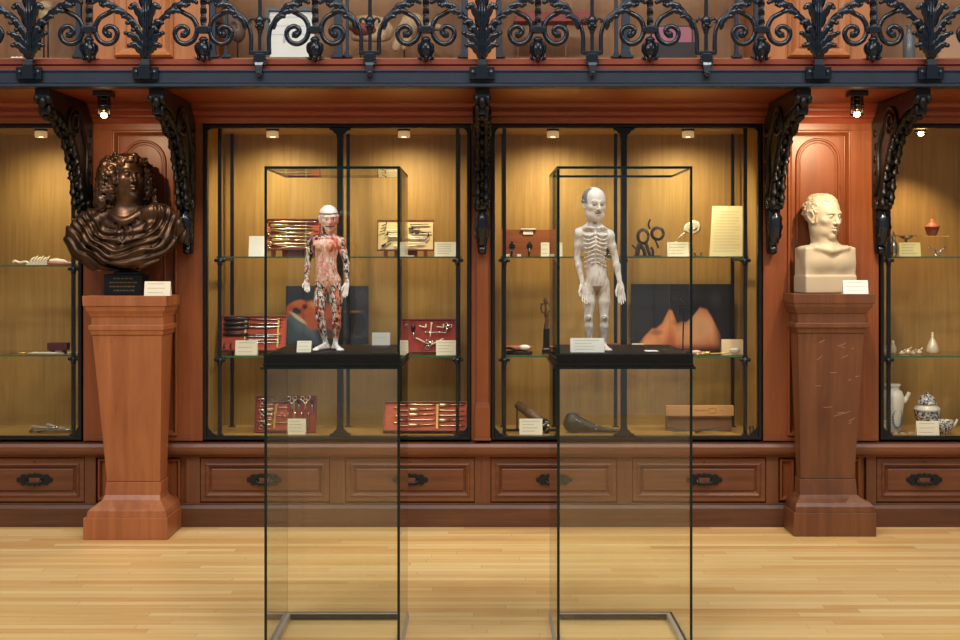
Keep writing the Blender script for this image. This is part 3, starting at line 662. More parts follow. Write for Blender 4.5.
# ---------------------------------------------------------------- carved brackets under the balcony
def bracket(px, label, zlow):
    xm = WX(px); hw = .036
    t = thing('carved_bracket', label, 'bracket', (xm, 6.84, zlow))
    zt = 2.318; y0 = 6.14; yw = 6.738
    low = [(6.19, zt-.085), (6.26, zt-.09), (6.36, zt-.115), (6.46, zt-.16), (6.54, zt-.23), (6.60, zt-.31), (6.65, zt-.40), (6.68, zt-.48), (6.71, zt-.53), (6.833, zt-.56)]
    lw = [(p.x, p.y) for p in catmull([Vector((a, b, 0)) for a, b in low], 4)]
    poly = [(6.833, 2.222), (6.80, 2.246), (6.76, 2.276), (6.735, 2.296), (6.715, zt), (y0, zt), (y0, zt-.05)]+lw
    mb = MB().prism(poly, 'x', xm-hw, xm+hw)
    # leafy openwork edge following the curve, raised side scrolls
    obj('arm', mb, 'iron_wood', t, .004)
    mb = MB(); C_ = catmull([Vector((xm, a, b-.012)) for a, b in low], 3)
    for i, p in enumerate(C_[1:-2]):
        d = (C_[i+3]-C_[i+1]).normalized(); nn = Vector((0, d.z, -d.y)); nn = -nn if nn.y > 0 else nn
        for s in (-1, 1):
            q = p+Vector((s*.022, 0, 0)); L_ = .055+.02*math.sin(i*2.3+s)
            if (i+(s > 0)) % 2 == 0: mb.leaf([q-d*.01, q+d*L_*.4+nn*.012, q+d*L_*.8+nn*.026, q+d*L_*.95+nn*.010], .020, nn, .007, 3, curl=-.3)
        if i % 2 == 0: mb.ell(p+nn*.004, (.016, .016, .020), 8)
    obj('leaf_edging', mb, 'iron_wood', t)
    mb = MB()
    for s in (-1, 1):
        sp = [(xm+s*(hw+.004), 6.50+.11*math.cos(a)*(1-a/16), zt-.13+.09*math.sin(a)*(1-a/16)) for a in [j*.5 for j in range(26)]]
        mb.tube(sp, .010, 6)
        mb.tube(catmull([(xm+s*(hw+.002), 6.60, zt-.10), (xm+s*(hw+.004), 6.70, zt-.24), (xm+s*(hw+.004), 6.70, zt-.40), (xm+s*(hw+.004), 6.76, zt-.50)], 5), .012, 6)
        for j in range(5): mb.ell((xm+s*hw, 6.78-.02*(j % 2), zt-.16-j*.07), (.010, .03, .022), 8)
    obj('side_scroll', mb, 'iron_wood', t)
    # drop pendant at the front
    mb = MB(); yc = y0+.055
    mb.box(xm-.035, xm+.035, y0-.01, y0+.11, zt-.045, zt); mb.box(xm-.024, xm+.024, yc-.035, yc+.045, zt-.125, zt-.04)
    for s in (-1, 1): mb.ell((xm+s*.028, y0+.005, zt-.05), (.018, .022, .026), 10); mb.ell((xm+s*.02, yc-.03, zt-.10), (.012, .012, .03), 8)
    mb.ell((xm, y0+.0, zt-.065), (.02, .02, .032), 10); mb.ell((xm, yc, zt-.135), (.02, .025, .018), 10)
    obj('pendant', mb, 'iron_wood', t, .003)
    # lower console against the wall
    mb = MB(); z1 = zt-.53; H_ = z1-zlow
    mb.loft([(zlow, xm-.022, xm+.022, 6.80, 6.833), (zlow+.05, xm-.026, xm+.026, 6.79, 6.833), (zlow+H_*.5, xm-.030, xm+.030, 6.775, 6.833), (z1, xm-.034, xm+.034, 6.75, 6.833)])
    cc = obj('console', mb, 'iron_wood', t, .004)
    mb = MB()
    mb.ell((xm, 6.745, z1-.02), (.040, .040, .034), 12); 
    for s in (-1, 1):
        mb.tube([(xm+s*.038, 6.745+.024*math.cos(a)*(1-a/13), z1-.02+.028*math.sin(a)*(1-a/13)) for a in [j*.6 for j in range(18)]], .007, 6)
    mb.leaf([(xm, 6.76, z1-.03), (xm, 6.735, z1-.08), (xm, 6.73, z1-.14), (xm, 6.75, z1-.20), (xm, 6.77, z1-.24)], .046, (0, -1, 0), .016, 5, curl=-.25)
    mb.ell((xm, 6.77, zlow+.06), (.026, .022, .02), 10); mb.leaf([(xm, 6.78, zlow+.05), (xm, 6.768, zlow+.02), (xm, 6.785, zlow-.005)], .022, (0, -1, 0), .008, 2)
    obj('console_leaf', mb, 'iron', cc)
    return t
bracket(88, 'dark carved bracket left of the bronze bust, beside the far left cabinet', WZ(254))
bracket(190, 'dark carved bracket right of the bronze bust', WZ(254))
bracket(482, 'dark carved bracket on the central pilaster, seen straight on', WZ(254))
bracket(770, 'dark carved bracket left of the marble bust', WZ(254))
bracket(877, 'dark carved bracket right of the marble bust, beside the far right cabinet', WZ(254))
# ---------------------------------------------------------------- things in the upper cabinets
DU = 7.12; ZU = 2.602
def upx(px, py, D=DU): return P(px, py, D)
t = thing('framed_picture', 'white sheet in a thin grey frame standing in the upper cabinet', 'picture', (X(286, 7.05), 7.05, 2.60))
x0, x1, zt_ = X(265, 7.05), X(318, 7.05), Z(7, 7.05)
mb = MB().relief(x0, x1, 2.601, zt_, [(0, 7.08), (0, 7.05), (.02, 7.05), (.022, 7.06), (.022, 7.075)], fill=True); obj('frame', mb, plain('grey_frame', (92, 98, 96), .5), t)
obj('sheet', MB().box(x0+.023, x1-.023, 7.066, 7.07, 2.624, zt_-.023), 'white', t)
mb = MB()
for i in range(5): mb.box(x0+.03, x1-.06, 7.0645, 7.066, 2.75+i*.05, 2.753+i*.05)
mb.prism([(x0+.10, 2.70), (x0+.115, 2.71), (x0+.112, 2.76), (x0+.102, 2.75)], 'y', 7.0645, 7.066)
obj('drawing', mb, plain('blue_grey_drawing', (196, 200, 214), .8), t)
bone = plain('old_bone', (186, 154, 116), .6, noise=.45, nscale=28, bump=1.0)
brown = plain('brown_mask', (112, 84, 66), .55, noise=.35, nscale=20, bump=.5)
def stand(t, x, y, z1, dx=.03):
    mb = MB().box(x-.045, x+.045, y-.03, y+.03, ZU, ZU+.01)
    for s in (-1, 1): mb.tube([(x+s*dx, y, ZU+.008), (x+s*dx, y, z1)], .004, 6)
    obj('stand', mb, 'frame', t)
c = upx(229, 27, 7.14); t = thing('skull_specimen', 'brown domed animal skull on two rods in the upper cabinet, left of the white picture', 'skull', (c.x, c.y, ZU))
c.y -= 0
v = Vol((c.x-.13, c.y-.11, c.z-.13), (c.x+.13, c.y+.11, c.z+.12), .005)
v.ell((c.x-.01, c.y, c.z+.02), (.095, .08, .07)); v.ell((c.x+.055, c.y-.02, c.z-.03), (.045, .05, .065), k=.03); v.ell((c.x-.07, c.y-.04, c.z+.02), (.045, .04, .02), k=.02)
v.ell((c.x+.045, c.y-.075, c.z-.005), (.02, .02, .022), k=.01, op='s'); v.cap((c.x-.08, c.y-.07, c.z+.01), (c.x+.0, c.y-.085, c.z-.015), .008, k=.01, op='s')
sculpt('skull', v, brown, t); stand(t, c.x+.02, c.y, c.z-.03)
c = upx(371, 30); t = thing('jaw_specimen', 'pale bone specimen with a dull red patch mounted on rods in the upper cabinet', 'specimen', (c.x, c.y, ZU))
v = Vol((c.x-.16, c.y-.1, c.z-.1), (c.x+.16, c.y+.1, c.z+.12), .005)
v.ell((c.x-.02, c.y, c.z+.03), (.125, .07, .055)); v.ell((c.x+.07, c.y-.01, c.z-.01), (.06, .05, .06), k=.02); v.cap((c.x-.09, c.y-.03, c.z-.05), (c.x+.06, c.y-.05, c.z-.055), .02, .025, k=.02)
v.cap((c.x-.08, c.y-.07, c.z+.0), (c.x+.05, c.y-.075, c.z+.0), .016, k=.015, op='s'); sculpt('bone', v, bone, t)
v = Vol((c.x-.12, c.y-.1, c.z-.06), (c.x+.06, c.y+.05, c.z+.05), .005); v.ell((c.x-.035, c.y-.035, c.z-.005), (.072, .055, .042)); sculpt('red_patch', v, plain('dull_red_wax', (140, 62, 48), .6, noise=.3, nscale=25), t); stand(t, c.x-.03, c.y, c.z-.05)
c = upx(413, 26); t = thing('bone_cluster', 'cluster of yellowish curved bones on rods, right of the red-patched bone specimen', 'specimen', (c.x, c.y, ZU))
v = Vol((c.x-.17, c.y-.08, c.z-.17), (c.x+.17, c.y+.08, c.z+.1), .005)
v.ell((c.x-.0, c.y, c.z+.03), (.065, .05, .045)); v.path([(c.x-.05, c.y-.02, c.z+.01), (c.x-.085, c.y, c.z-.05), (c.x-.10, c.y, c.z-.13)], [.02, .012, .02], k=.02); v.path([(c.x-.0, c.y-.02, c.z-.0), (c.x-.02, c.y, c.z-.05), (c.x-.05, c.y, c.z-.13)], [.03, .02, .012], k=.02)
v.path([(c.x+.04, c.y, c.z+.02), (c.x+.1, c.y, c.z-.0), (c.x+.15, c.y, c.z-.01)], [.018, .01, .016], k=.02); sculpt('bones', v, bone, t); stand(t, c.x+.0, c.y, c.z+.0, .05)
x0, x1 = X(513, DU), X(597, DU)
t = thing('red_wooden_rack', 'low red lacquered wooden rack standing behind the spiral scrolls right of the central post', 'rack', ((x0+x1)/2, DU, ZU))
obj('top_board', MB().prism([(x0, Z(23, DU)), (x0+.03, Z(13, DU)), (x1-.03, Z(13, DU)), (x1, Z(23, DU))], 'y', DU-.05, DU+.08), plain('red_lacquer', (140, 50, 36), .4), t, .003)
for q in (518, 545, 566, 592): obj('leg', MB().box(X(q, DU)-.004, X(q, DU)+.004, DU, DU+.01, ZU, Z(22.5, DU)), 'wood', t)
x0, x1 = X(654, DU), X(697, DU); z0, z1, z2 = ZU, Z(42, DU), Z(21, DU)
t = thing('pink_lined_box', 'open dark box with a pink lining in the upper cabinet', 'box', ((x0+x1)/2, DU, ZU))
mb = MB().box(x0, x1, DU, DU+.14, z0, z1); obj('base', mb, plain('dark_box', (44, 30, 34), .5), t, .003)
mb = MB().box(x0, x1, DU+.14, DU+.15, z1, z2); obj('lid', mb, 'frame', t); obj('lining', MB().box(x0+.008, x1-.008, DU+.134, DU+.14, z1+.004, z2-.008), plain('pink_cloth', (196, 120, 138), .8), t)
mb = MB().lathe([(.03, 0), (.034, .02), (.034, .14), (.014, .17), (.013, .21), (.017, .215)], (X(909, DU), DU, ZU), 20); single('grey_bottle', mb, plain('grey_glass', (110, 112, 116), .25), 'grey bottle in the upper cabinet at the far right', 'bottle')
mb = MB().prism([(X(936, DU), ZU), (X(945, DU), Z(36, DU)), (X(975, DU), Z(30, DU)), (X(980, DU), ZU)], 'y', DU, DU+.02); single('pale_stone_slab', mb, plain('beige_slab', (196, 150, 116), .7), 'beige upright slab in the upper cabinet at the far right edge', 'slab')
c = upx(46, 12); v = Vol((c.x-.08, c.y-.08, c.z-.12), (c.x+.08, c.y+.08, c.z+.09), .005)
v.ell((c.x, c.y, c.z+.02), (.05, .055, .045)); v.ell((c.x, c.y-.02, c.z-.03), (.035, .03, .04), k=.02)
for s in (-1, 1): v.ell((c.x+s*.018, c.y-.055, c.z), (.012, .015, .012), k=.005, op='s')
t = thing('small_skull', 'small pale skull on a rod in the upper cabinet at the far left', 'skull', (c.x, c.y, ZU)); sculpt('skull', v, bone, t); stand(t, c.x, c.y, c.z-.04, .012)
mb = MB()
for q in (13, 17, 21): mb.ell((X(q, 7.05), 7.05, ZU+.011), (.014, .012, .012), 10)
mb.box(X(0, 7.05), X(23, 7.05), 7.0, 7.1, ZU-.001, ZU+.003)
single('white_pebble_tray', mb, 'white', 'flat white tray with small white pieces at the far left of the upper cabinet', 'tray')
# ================================================================ PEDESTALS
def pedestal(name_label, D, yb, S, mat):
    """S: (photo row, left, right, back left, back right are straight to the wall)"""
    xs = [(a[1]+a[2])/2 for a in S]; c = (X(sum(xs)/len(xs), D), D+.16, 0)
    t = thing('wooden_pedestal', name_label, 'pedestal', c)
    def secs(lst): return [(max(0, Z(py, D-ins)), X(l, D), X(r, D), D-ins, yb-ib) for py, l, r, ins, ib in lst]
    return t, secs
t, secs = pedestal('warm orange-brown tapering wooden pedestal carrying the dark bronze bust', 6.52, 6.828, [(0, 83, 167)], 'pine')
DL = 6.52
obj('plinth', MB().loft(secs([(541.5, 83, 167.5, 0, 0), (518, 83, 167.5, 0, 0)])), 'pine', t, .003)
fl = [(515, 86, 166, -.01, .0), (511, 87, 165, -.012, .0), (505, 93, 160.5, -.045, .03), (500, 98, 156.8, -.07, .05), (495, 99.8, 156, -.085, .06), (482, 101, 157, -.09, .065)]
obj('flared_base', MB().loft(secs([(518, 86, 166, -.008, .0)]+fl)), 'pine', t, .002)
obj('shaft', MB().loft(secs([(481.5, 101.5, 155.5, -.095, .07), (335, 90, 160, -.035, .04)])), 'pine', t, .002)
capS = [(335, 89, 161, -.03, .03), (330.5, 88, 162, -.025, .03), (330, 87, 163, -.02, .02), (325.5, 87, 163, -.02, .02), (325, 89.5, 161.5, -.03, .03), (317, 89.5, 161.5, -.03, .03), (316.5, 88, 162, -.025, .025), (314, 88, 162.5, -.02, .02), (311, 85.5, 164, -.01, .01), (306.5, 84, 165, -.006, .005), (306, 82.5, 166, 0, 0), (296, 82, 166, 0, 0)]
obj('capital', MB().loft(secs(capS)), 'pine', t, .0015)
DRr = 6.60
t, secs = pedestal('scratched dark brown tapering wooden pedestal carrying the pale marble bust', 6.60, 6.828, [(0, 794, 876)], 'pine_dark')
obj('plinth', MB().loft(secs([(537.5, 794, 876.5, 0, 0), (513, 794, 876.5, 0, 0)])), 'pine_dark', t, .003)
obj('flared_base', MB().loft(secs([(513, 796, 875, -.006, 0), (507, 796, 875, -.006, 0), (503, 797.5, 872, -.02, .01), (499, 801, 865, -.045, .03), (495, 803, 861, -.065, .045), (479, 803.5, 860, -.075, .05)])), 'pine_dark', t, .002)
obj('shaft', MB().loft(secs([(478.5, 804.5, 859, -.08, .055), (333, 799.5, 866, -.03, .03)])), 'pine_dark', t, .002)
obj('capital', MB().loft(secs([(333, 799, 867, -.025, .025), (328, 798, 868, -.02, .02), (327.5, 796, 870.5, -.01, .01), (323.5, 796, 870.5, -.01, .01), (323, 799, 867.5, -.025, .025), (314, 799, 867.5, -.025, .025), (313, 797.5, 869, -.02, .02), (311, 797, 869.5, -.015, .015), (307, 795, 873, -.005, .005), (303.5, 794.5, 874, -.003, .003), (303, 793.8, 876, 0, 0), (294, 793.8, 876.3, 0, 0)])), 'pine_dark', t, .0015)
mb = MB(); rr = random.Random(3)          # scratches in the varnish of the shaft
for i in range(16):
    px, py = rr.uniform(803, 858), rr.uniform(340, 425); an = rr.uniform(-.5, .9); L_ = rr.uniform(.01, .05)
    ym = 6.6+.03+.05*(py-333)/145.0-.0012; x, z = X(px, 6.63), Z(py, 6.63)
    mb.tube([(x, ym, z), (x+L_*.5, ym+.0002, z+L_*.5*math.tan(an)*.5), (x+L_, ym, z+L_*math.tan(an)*.6)], .0009, 4)
obj('scratches', mb, plain('scratch', (200, 160, 130), .7), t)

# ================================================================ HEADS
def frame_of(yaw, pitch=0, roll=0):
    f = Vector((math.sin(yaw)*math.cos(pitch), -math.cos(yaw)*math.cos(pitch), math.sin(pitch)))
    up = Vector((0, 0, 1)); r = f.cross(up).normalized(); u = r.cross(f).normalized()
    q = Matrix.Rotation(roll, 3, f); r = q @ r; u = q @ u
    return Matrix((r, f, u)).transposed()
def head(v, c, s, Rm, k=1.0, ears=True, narrow=False, lids=True, neck=True):
    """c = centre between crown and chin, s = its height; local x side, y face, z up"""
    R = np.array(Rm); c = np.array(c, float)
    T = lambda *p: c+R @ (np.array(p)*s)
    E = lambda p, r, kk=.02, op='u': v.ell(T(*p), [q*s for q in r], R, kk*s, op)
    C = lambda a, b, ra, rb, kk=.02, op='u': v.cap(T(*a), T(*b), ra*s, rb*s, kk*s, op)
    if neck: C((0, -.10, -.22), (0, -.14, -.70), .20, .22, .06)
    E((0, -.08, .13), (.345, .43, .37), .02); E((0, .06, -.10), (.285, .30, .38), .10)
    E((0, .12, -.34), (.20, .20, .15), .10); E((0, .27, -.425), (.085, .07, .065), .07)
    for q in (-1, 1):
        E((q*.16, .05, -.30), (.10, .18, .12), .08)
        E((q*.175, .23, -.08), (.085, .08, .07), .08)
    C((-.14, .325, .075), (.14, .325, .075), .035, .035, .07)
    for q in (-1, 1): C((q*.06, .335, .07), (q*.17, .295, .085), .032, .025, .05)
    for q in (-1, 1):
        E((q*.125, .385, .005), (.085, .075, .055), .045, 's')
        E((q*.12, .285, .0), (.062, .062, .05), .012)
        if lids:
            C((q*.065, .325, .012), (q*.12, .352, .028), .012, .014, .012); C((q*.12, .352, .028), (q*.185, .30, .008), .014, .011, .012)
            C((q*.075, .325, -.022), (q*.175, .305, -.025), .012, .010, .015)
        if narrow: C((q*.07, .348, -.004), (q*.175, .335, .006), .009, .008, .006, 's')
    C((0, .335, .06), (0, .43, -.115), .032, .042, .035); E((0, .435, -.125), (.043, .04, .035), .03)
    for q in (-1, 1):
        E((q*.046, .385, -.135), (.032, .035, .028), .02); E((q*.028, .415, -.165), (.014, .018, .012), .012, 's')
    C((-.06, .335, -.225), (0, .375, -.222), .020, .024, .025); C((.06, .335, -.225), (0, .375, -.222), .020, .024, .025)
    C((-.05, .325, -.275), (0, .36, -.28), .022, .028, .025); C((.05, .325, -.275), (0, .36, -.28), .022, .028, .025)
    C((-.085, .325, -.248), (0, .395, -.250), .009, .009, .012, 's'); C((.085, .325, -.248), (0, .395, -.250), .009, .009, .012, 's')
    C((-.05, .34, -.335), (.05, .34, -.335), .018, .018, .04, 's')
    if ears:
        for q in (-1, 1):
            E((q*.325, -.04, -.02), (.035, .085, .13), .03); E((q*.355, -.02, .0), (.022, .045, .07), .02, 's'); E((q*.325, -.0, -.13), (.03, .04, .04), .02)
            v.path([T(q*.335, .03, .02), T(q*.36, .01, .09), T(q*.365, -.06, .10), T(q*.36, -.11, .04), T(q*.345, -.09, -.06)], .018*s, .012*s)
    return T, R

# ---------------------------------------------------------------- marble herm bust (right)
DB = 6.76
cap_z = Z(294, 6.60)
hc = P(823.5, 216.5, DB-.02); s = .252
v = Vol((hc.x-.24, 6.60, cap_z), (hc.x+.24, 6.84+.03, hc.z+.17), .0036)
Rm = frame_of(math.radians(31), math.radians(-4)); T, R = head(v, hc, s, Rm, neck=False)
yawb = math.radians(11); Rb = frame_of(yawb)
bc = Vector((X(825.5, DB), DB, 0)); Bn = np.array(Rb)
def TB(x, y, z): q = bc+Rb @ Vector((x, y, 0)); return (q.x, q.y, z)
zb0, zb1 = cap_z+.001, Z(250, DB)
# neck and chest block tapering downwards
v.cap((hc.x-.012, hc.y+.02, hc.z-.06), TB(0, -.0, zb1+.01), .060, .074, k=.02)
v.cap(tuple(T(.17, -.02, -.26)), TB(.02, .06, zb1), .018, .016, k=.03); v.cap(tuple(T(-.17, -.02, -.26)), TB(-.0, .065, zb1), .018, .018, k=.03)
n = 12
v.box(TB(0, -.005, (zb0+zb1)/2+.006), (.146, .070, (zb1-zb0)/2+.006), Bn, .008, .004)
v.ell(TB(-.07, -.0, zb1-.003), (.085, .07, .03), Bn, .03); v.ell(TB(.07, .0, zb1-.003), (.085, .07, .03), Bn, .03)
v.ell(TB(-.06, .035, zb1-.065), (.075, .048, .05), Bn, .04); v.ell(TB(.06, .035, zb1-.065), (.075, .048, .05), Bn, .04)
v.cap(TB(-.09, .072, zb1+.012), TB(-.01, .085, zb1-.005), .010, .012, k=.02); v.cap(TB(.09, .072, zb1+.012), TB(.01, .085, zb1-.005), .010, .012, k=.02)
# pelvis-high band: shallow step across the block
v.box(TB(0, -.005, zb0+.048), (.148, .078, .047), Bn, .006, .008)
v.path([TB(-.145, .082, zb0+.098), TB(0, .095, zb0+.112), TB(.145, .082, zb0+.098)], .004, .006, 's')
# short curls
rr = random.Random(11)
for i in range(210):
    a = rr.uniform(0, 2*math.pi); e = rr.uniform(-.35, 1.25)
    x, y, z = .345*math.cos(e)*math.sin(a), -.08+.43*math.cos(e)*math.cos(a), .13+.37*math.sin(e)
    if y > .10-.22*(z < .1) and not (y < .30 and z > .36): continue
    if z < -.22: continue
    p = np.array((x, y, z)); d = rr.uniform(0, 6.28); r0 = rr.uniform(.026, .042)
    u = np.cross(p/np.linalg.norm(p), (0, 0, 1)); u /= np.linalg.norm(u)+1e-6; w2 = np.cross(p/np.linalg.norm(p), u)
    pp = [T(*(p+(u*math.cos(d+j*1.1)+w2*math.sin(d+j*1.1))*r0)) for j in range(4)]
    v.path(pp, [.020*s, .012*s], .006*s, sub=2)
for q in (-1, 1):
    for j in range(5): v.path([T(q*.30, .07+.01*j, .12-.05*j), T(q*.30, .10, .08-.05*j), T(q*.305, .085, .04-.05*j)], .014*s, .01*s, sub=2)
t = thing('marble_bust', 'cream marble bust of a short-haired man turned to the right, on a squared chest', 'bust', (bc.x, DB, cap_z))
sculpt('figure', v, 'marble', t)

# ---------------------------------------------------------------- bronze bust (left)
cap_z = Z(296, 6.52); DB = 6.70
t = thing('bronze_bust', 'dark bronze bust of a person with long curly hair and a draped cloak', 'bust', (X(124, DB), DB, cap_z))
x0, x1 = X(104, 6.62), X(142, 6.62)
mb = MB().box(x0, x1, 6.62, 6.76, cap_z, Z(274.5, 6.62)); nb = obj('base_block', mb, 'frame', t, .003)
mb = MB()
rr = random.Random(5)
for r_ in range(4):
    z = Z(278.5+r_*4, 6.618); xx = x0+.03+(.02 if r_ in (0, 3) else 0)
    while xx < x1-.035-(.02 if r_ in (0, 3) else 0):
        w_ = rr.uniform(.008, .02); mb.box(xx, xx+w_, 6.6185, 6.62, z-.004, z+.004); xx += w_+.004
obj('gold_inscription', mb, plain('gilt_letters', (116, 98, 62), .4, .6), nb)
mb = MB().loft([(Z(274.5, 6.62), X(115, 6.64), X(139, 6.64), 6.64, 6.76), (Z(272.5, 6.62), X(115, 6.64), X(139, 6.64), 6.64, 6.76), (Z(270.5, 6.64), X(118, 6.64), X(136, 6.64), 6.655, 6.75), (Z(262, 6.64), X(119, 6.64), X(135, 6.64), 6.66, 6.74)])
obj('socle', mb, plain('blue_grey_socle', (58, 68, 84), .3, .2), t, .002)
hc = P(127, 177, 6.66); s = .262
v = Vol((hc.x-.34, 6.46, Z(271, 6.7)), (hc.x+.35, 6.82, hc.z+.19), .0042)
Rm = frame_of(math.radians(38), math.radians(2)); T, R = head(v, hc, s, Rm, ears=False)
cx, cz = hc.x, Z(232, 6.7)
v.ell((cx-.01, 6.66, cz-.02), (.22, .105, .15), None, .04); v.ell((cx-.17, 6.655, cz-.01), (.115, .075, .11), None, .05); v.ell((cx+.17, 6.655, cz+.0), (.115, .075, .12), None, .05)
v.cap((hc.x, 6.67, hc.z-.06), (hc.x-.01, 6.68, cz+.05), .075, .10, k=.04)
v.ell((cx+.0, 6.66, cz-.12), (.15, .09, .09), None, .05)
PB = lambda px, py, D=6.62: tuple(P(px, py, D-.045))
def fold(pts, r, k=.03, op='u'): v.path([PB(*p) for p in pts], r, k, op)
# cloak folds
fold([(100, 212, 6.67), (84, 222, 6.66), (74, 236, 6.67), (78, 256, 6.68)], [.03, .035, .04, .03])
fold([(104, 214, 6.64), (92, 228, 6.62), (88, 246, 6.62), (98, 262, 6.66)], [.02, .022, .026, .02])
fold([(76, 232, 6.66), (82, 250, 6.64), (98, 264, 6.65), (122, 268, 6.66)], [.02, .028, .03, .02])
fold([(88, 228, 6.61), (98, 246, 6.585), (118, 256, 6.58), (142, 252, 6.59), (162, 236, 6.62), (172, 218, 6.67)], [.012, .02, .024, .024, .026, .03])
fold([(92, 240, 6.61), (106, 256, 6.59), (128, 263, 6.59), (152, 258, 6.61), (170, 240, 6.65)], [.014, .02, .022, .02, .03])
fold([(146, 214, 6.64), (160, 212, 6.65), (174, 222, 6.68), (178, 238, 6.7)], [.03, .035, .035, .03])
fold([(150, 222, 6.62), (150, 236, 6.59), (138, 246, 6.58), (116, 248, 6.58)], [.014, .018, .014, .008])
fold([(160, 222, 6.63), (164, 238, 6.61), (152, 252, 6.59)], [.014, .018, .014])
fold([(110, 268, 6.67), (125, 271, 6.66), (150, 264, 6.67)], [.022, .026, .02])
# creases between folds
fold([(96, 222, 6.59), (96, 242, 6.575), (110, 258, 6.56)], [.006, .010, .006], .01, 's')
fold([(110, 228, 6.57), (124, 229, 6.55), (140, 225, 6.56), (146, 222, 6.58)], [.006, .012, .012, .006], .008, 's')
fold([(155, 224, 6.60), (158, 240, 6.58), (146, 254, 6.56)], [.004, .009, .005], .008, 's')
fold([(84, 232, 6.62), (90, 252, 6.60), (104, 262, 6.60)], [.004, .009, .005], .008, 's')
# shirt collar falling open over the chest
v.ell(PB(124, 226, 6.68), (.095, .075, .10), None, .02)
fold([(107, 210, 6.67), (112, 217, 6.63), (124, 222, 6.61), (137, 216, 6.63), (142, 209, 6.67)], [.016, .020, .016], .012)
for q in ((116, 219, 114, 236), (122, 222, 121, 246), (129, 221, 131, 240), (136, 218, 139, 232)): fold([(q[0], q[1], 6.62), ((q[0]+q[2])/2+1, (q[1]+q[3])/2, 6.60), (q[2], q[3], 6.605)], [.004, .008, .004], .008, 's')
fold([(110, 229, 6.61), (122, 231, 6.595), (135, 228, 6.60), (145, 222, 6.62)], [.005, .011, .011, .006], .006, 's')
# deep cloth creases and sharp ridges
for q in ([(82, 226), (80, 240), (86, 256)], [(90, 222), (88, 240), (98, 256)], [(100, 226), (103, 243), (118, 257)], [(112, 250), (132, 257), (152, 246)], [(150, 224), (153, 238), (142, 249)], [(158, 218), (163, 234), (156, 250)], [(168, 220), (172, 236), (164, 252)], [(92, 254), (108, 265), (130, 267)]):
    fold([(x_, y_, 6.60+.0006*(x_-120)**2/2) for x_, y_ in q], [.005, .011, .005], .008, 's')
for q in ([(86, 226), (84, 242), (92, 258)], [(96, 226), (96, 242), (108, 257), (126, 262)], [(154, 222), (158, 236), (149, 251)], [(164, 220), (168, 234), (160, 250)]):
    fold([(x_, y_, 6.595+.0006*(x_-120)**2/2) for x_, y_ in q], [.006, .009, .006], .008)
v.disp(lambda x, y, z: np.where((HZ-(z-EYE)*F/y > 206), -.0058*np.clip((np.hypot((CX+x*F/y-124), (HZ-(z-EYE)*F/y-203)*1.0)-25)/10, 0, 1)*np.sin(np.hypot((CX+x*F/y-124), (HZ-(z-EYE)*F/y-203)*1.05)*.82+1.9*np.sin(x*21+z*13+.6)+1.1*np.sin(z*37-x*29)), 0))
for q in (-1, 1):            # hair masses either side of the face
    mc = np.array((q*.37, -.08, -.12)); mr = np.array((.15, .26, .50)); v.ell(T(*mc), mr*s, R, .02*s)
    for i in range(130):
        d = rng.normal(size=3); d /= np.linalg.norm(d)
        if d[0]*q < -.3: continue
        p = np.array(T(*(mc+d*mr*1.0))); r0 = (.030+.03*rng.random())*s; w3 = rng.random()*6.28; tx = np.cross(d, (0, 0, 1)); tx = tx/(np.linalg.norm(tx)+1e-6); ty = np.cross(d, tx)
        tx, ty, dd = R @ tx, R @ ty, R @ d
        v.path([p+dd*.02*s+(tx*math.cos(w3+j*1.3)+ty*math.sin(w3+j*1.3))*r0 for j in range(5)], [.036*s, .020*s], .004*s, sub=2)
# long curls
rr = random.Random(2)
for q in (-1, 1):
    for i in range(190):
        a = rr.uniform(.15, 1.0); z = .47-1.05*rr.random()**.9; rad = .42+.13*min(1, (.47-z)*1.2)
        if z > .2: rad = .46*math.sqrt(max(.06, 1-((z-.13)/.42)**2))
        an = rr.uniform(-.25, 3.1)     # 0 = beside the face, pi = back
        x, y = q*rad*math.cos(max(0, an-1.2)*.8), .06-.30*max(0, an)/1.6
        if z > .25: x *= rr.uniform(.0, 1)
        p = T(x, y, z); r0 = rr.uniform(.040, .070)*s
        w3 = rr.uniform(0, 6.28); th = rr.uniform(-.6, .6)
        pts = [p+np.array((math.cos(w3+j*1.25)*r0, math.sin(th)*r0*.7*j/3-.35*r0, math.sin(w3+j*1.25)*r0-j*.006)) for j in range(5)]
        v.path(pts, [.040*s, .024*s], .006*s, sub=2)
for i in range(60):                 # fringe parted over the brow
    a = rr.uniform(-1.3, 1.3); x = .33*math.sin(a); p = T(x, .30*math.cos(a)+.03, .33+rr.uniform(-.03, .09)-.20*(abs(a)/1.3)**2)
    v.path([p+np.array((rr.uniform(-1, 1), rr.uniform(-1, 1)*.3, rr.uniform(-1, 1)))*.012 for _ in range(3)], .022*s, .012*s, sub=2)
v.ell(T(0, -.16, .08), (.38*s, .40*s, .40*s), R, .03*s)
sculpt('figure', v, 'bronze', t)

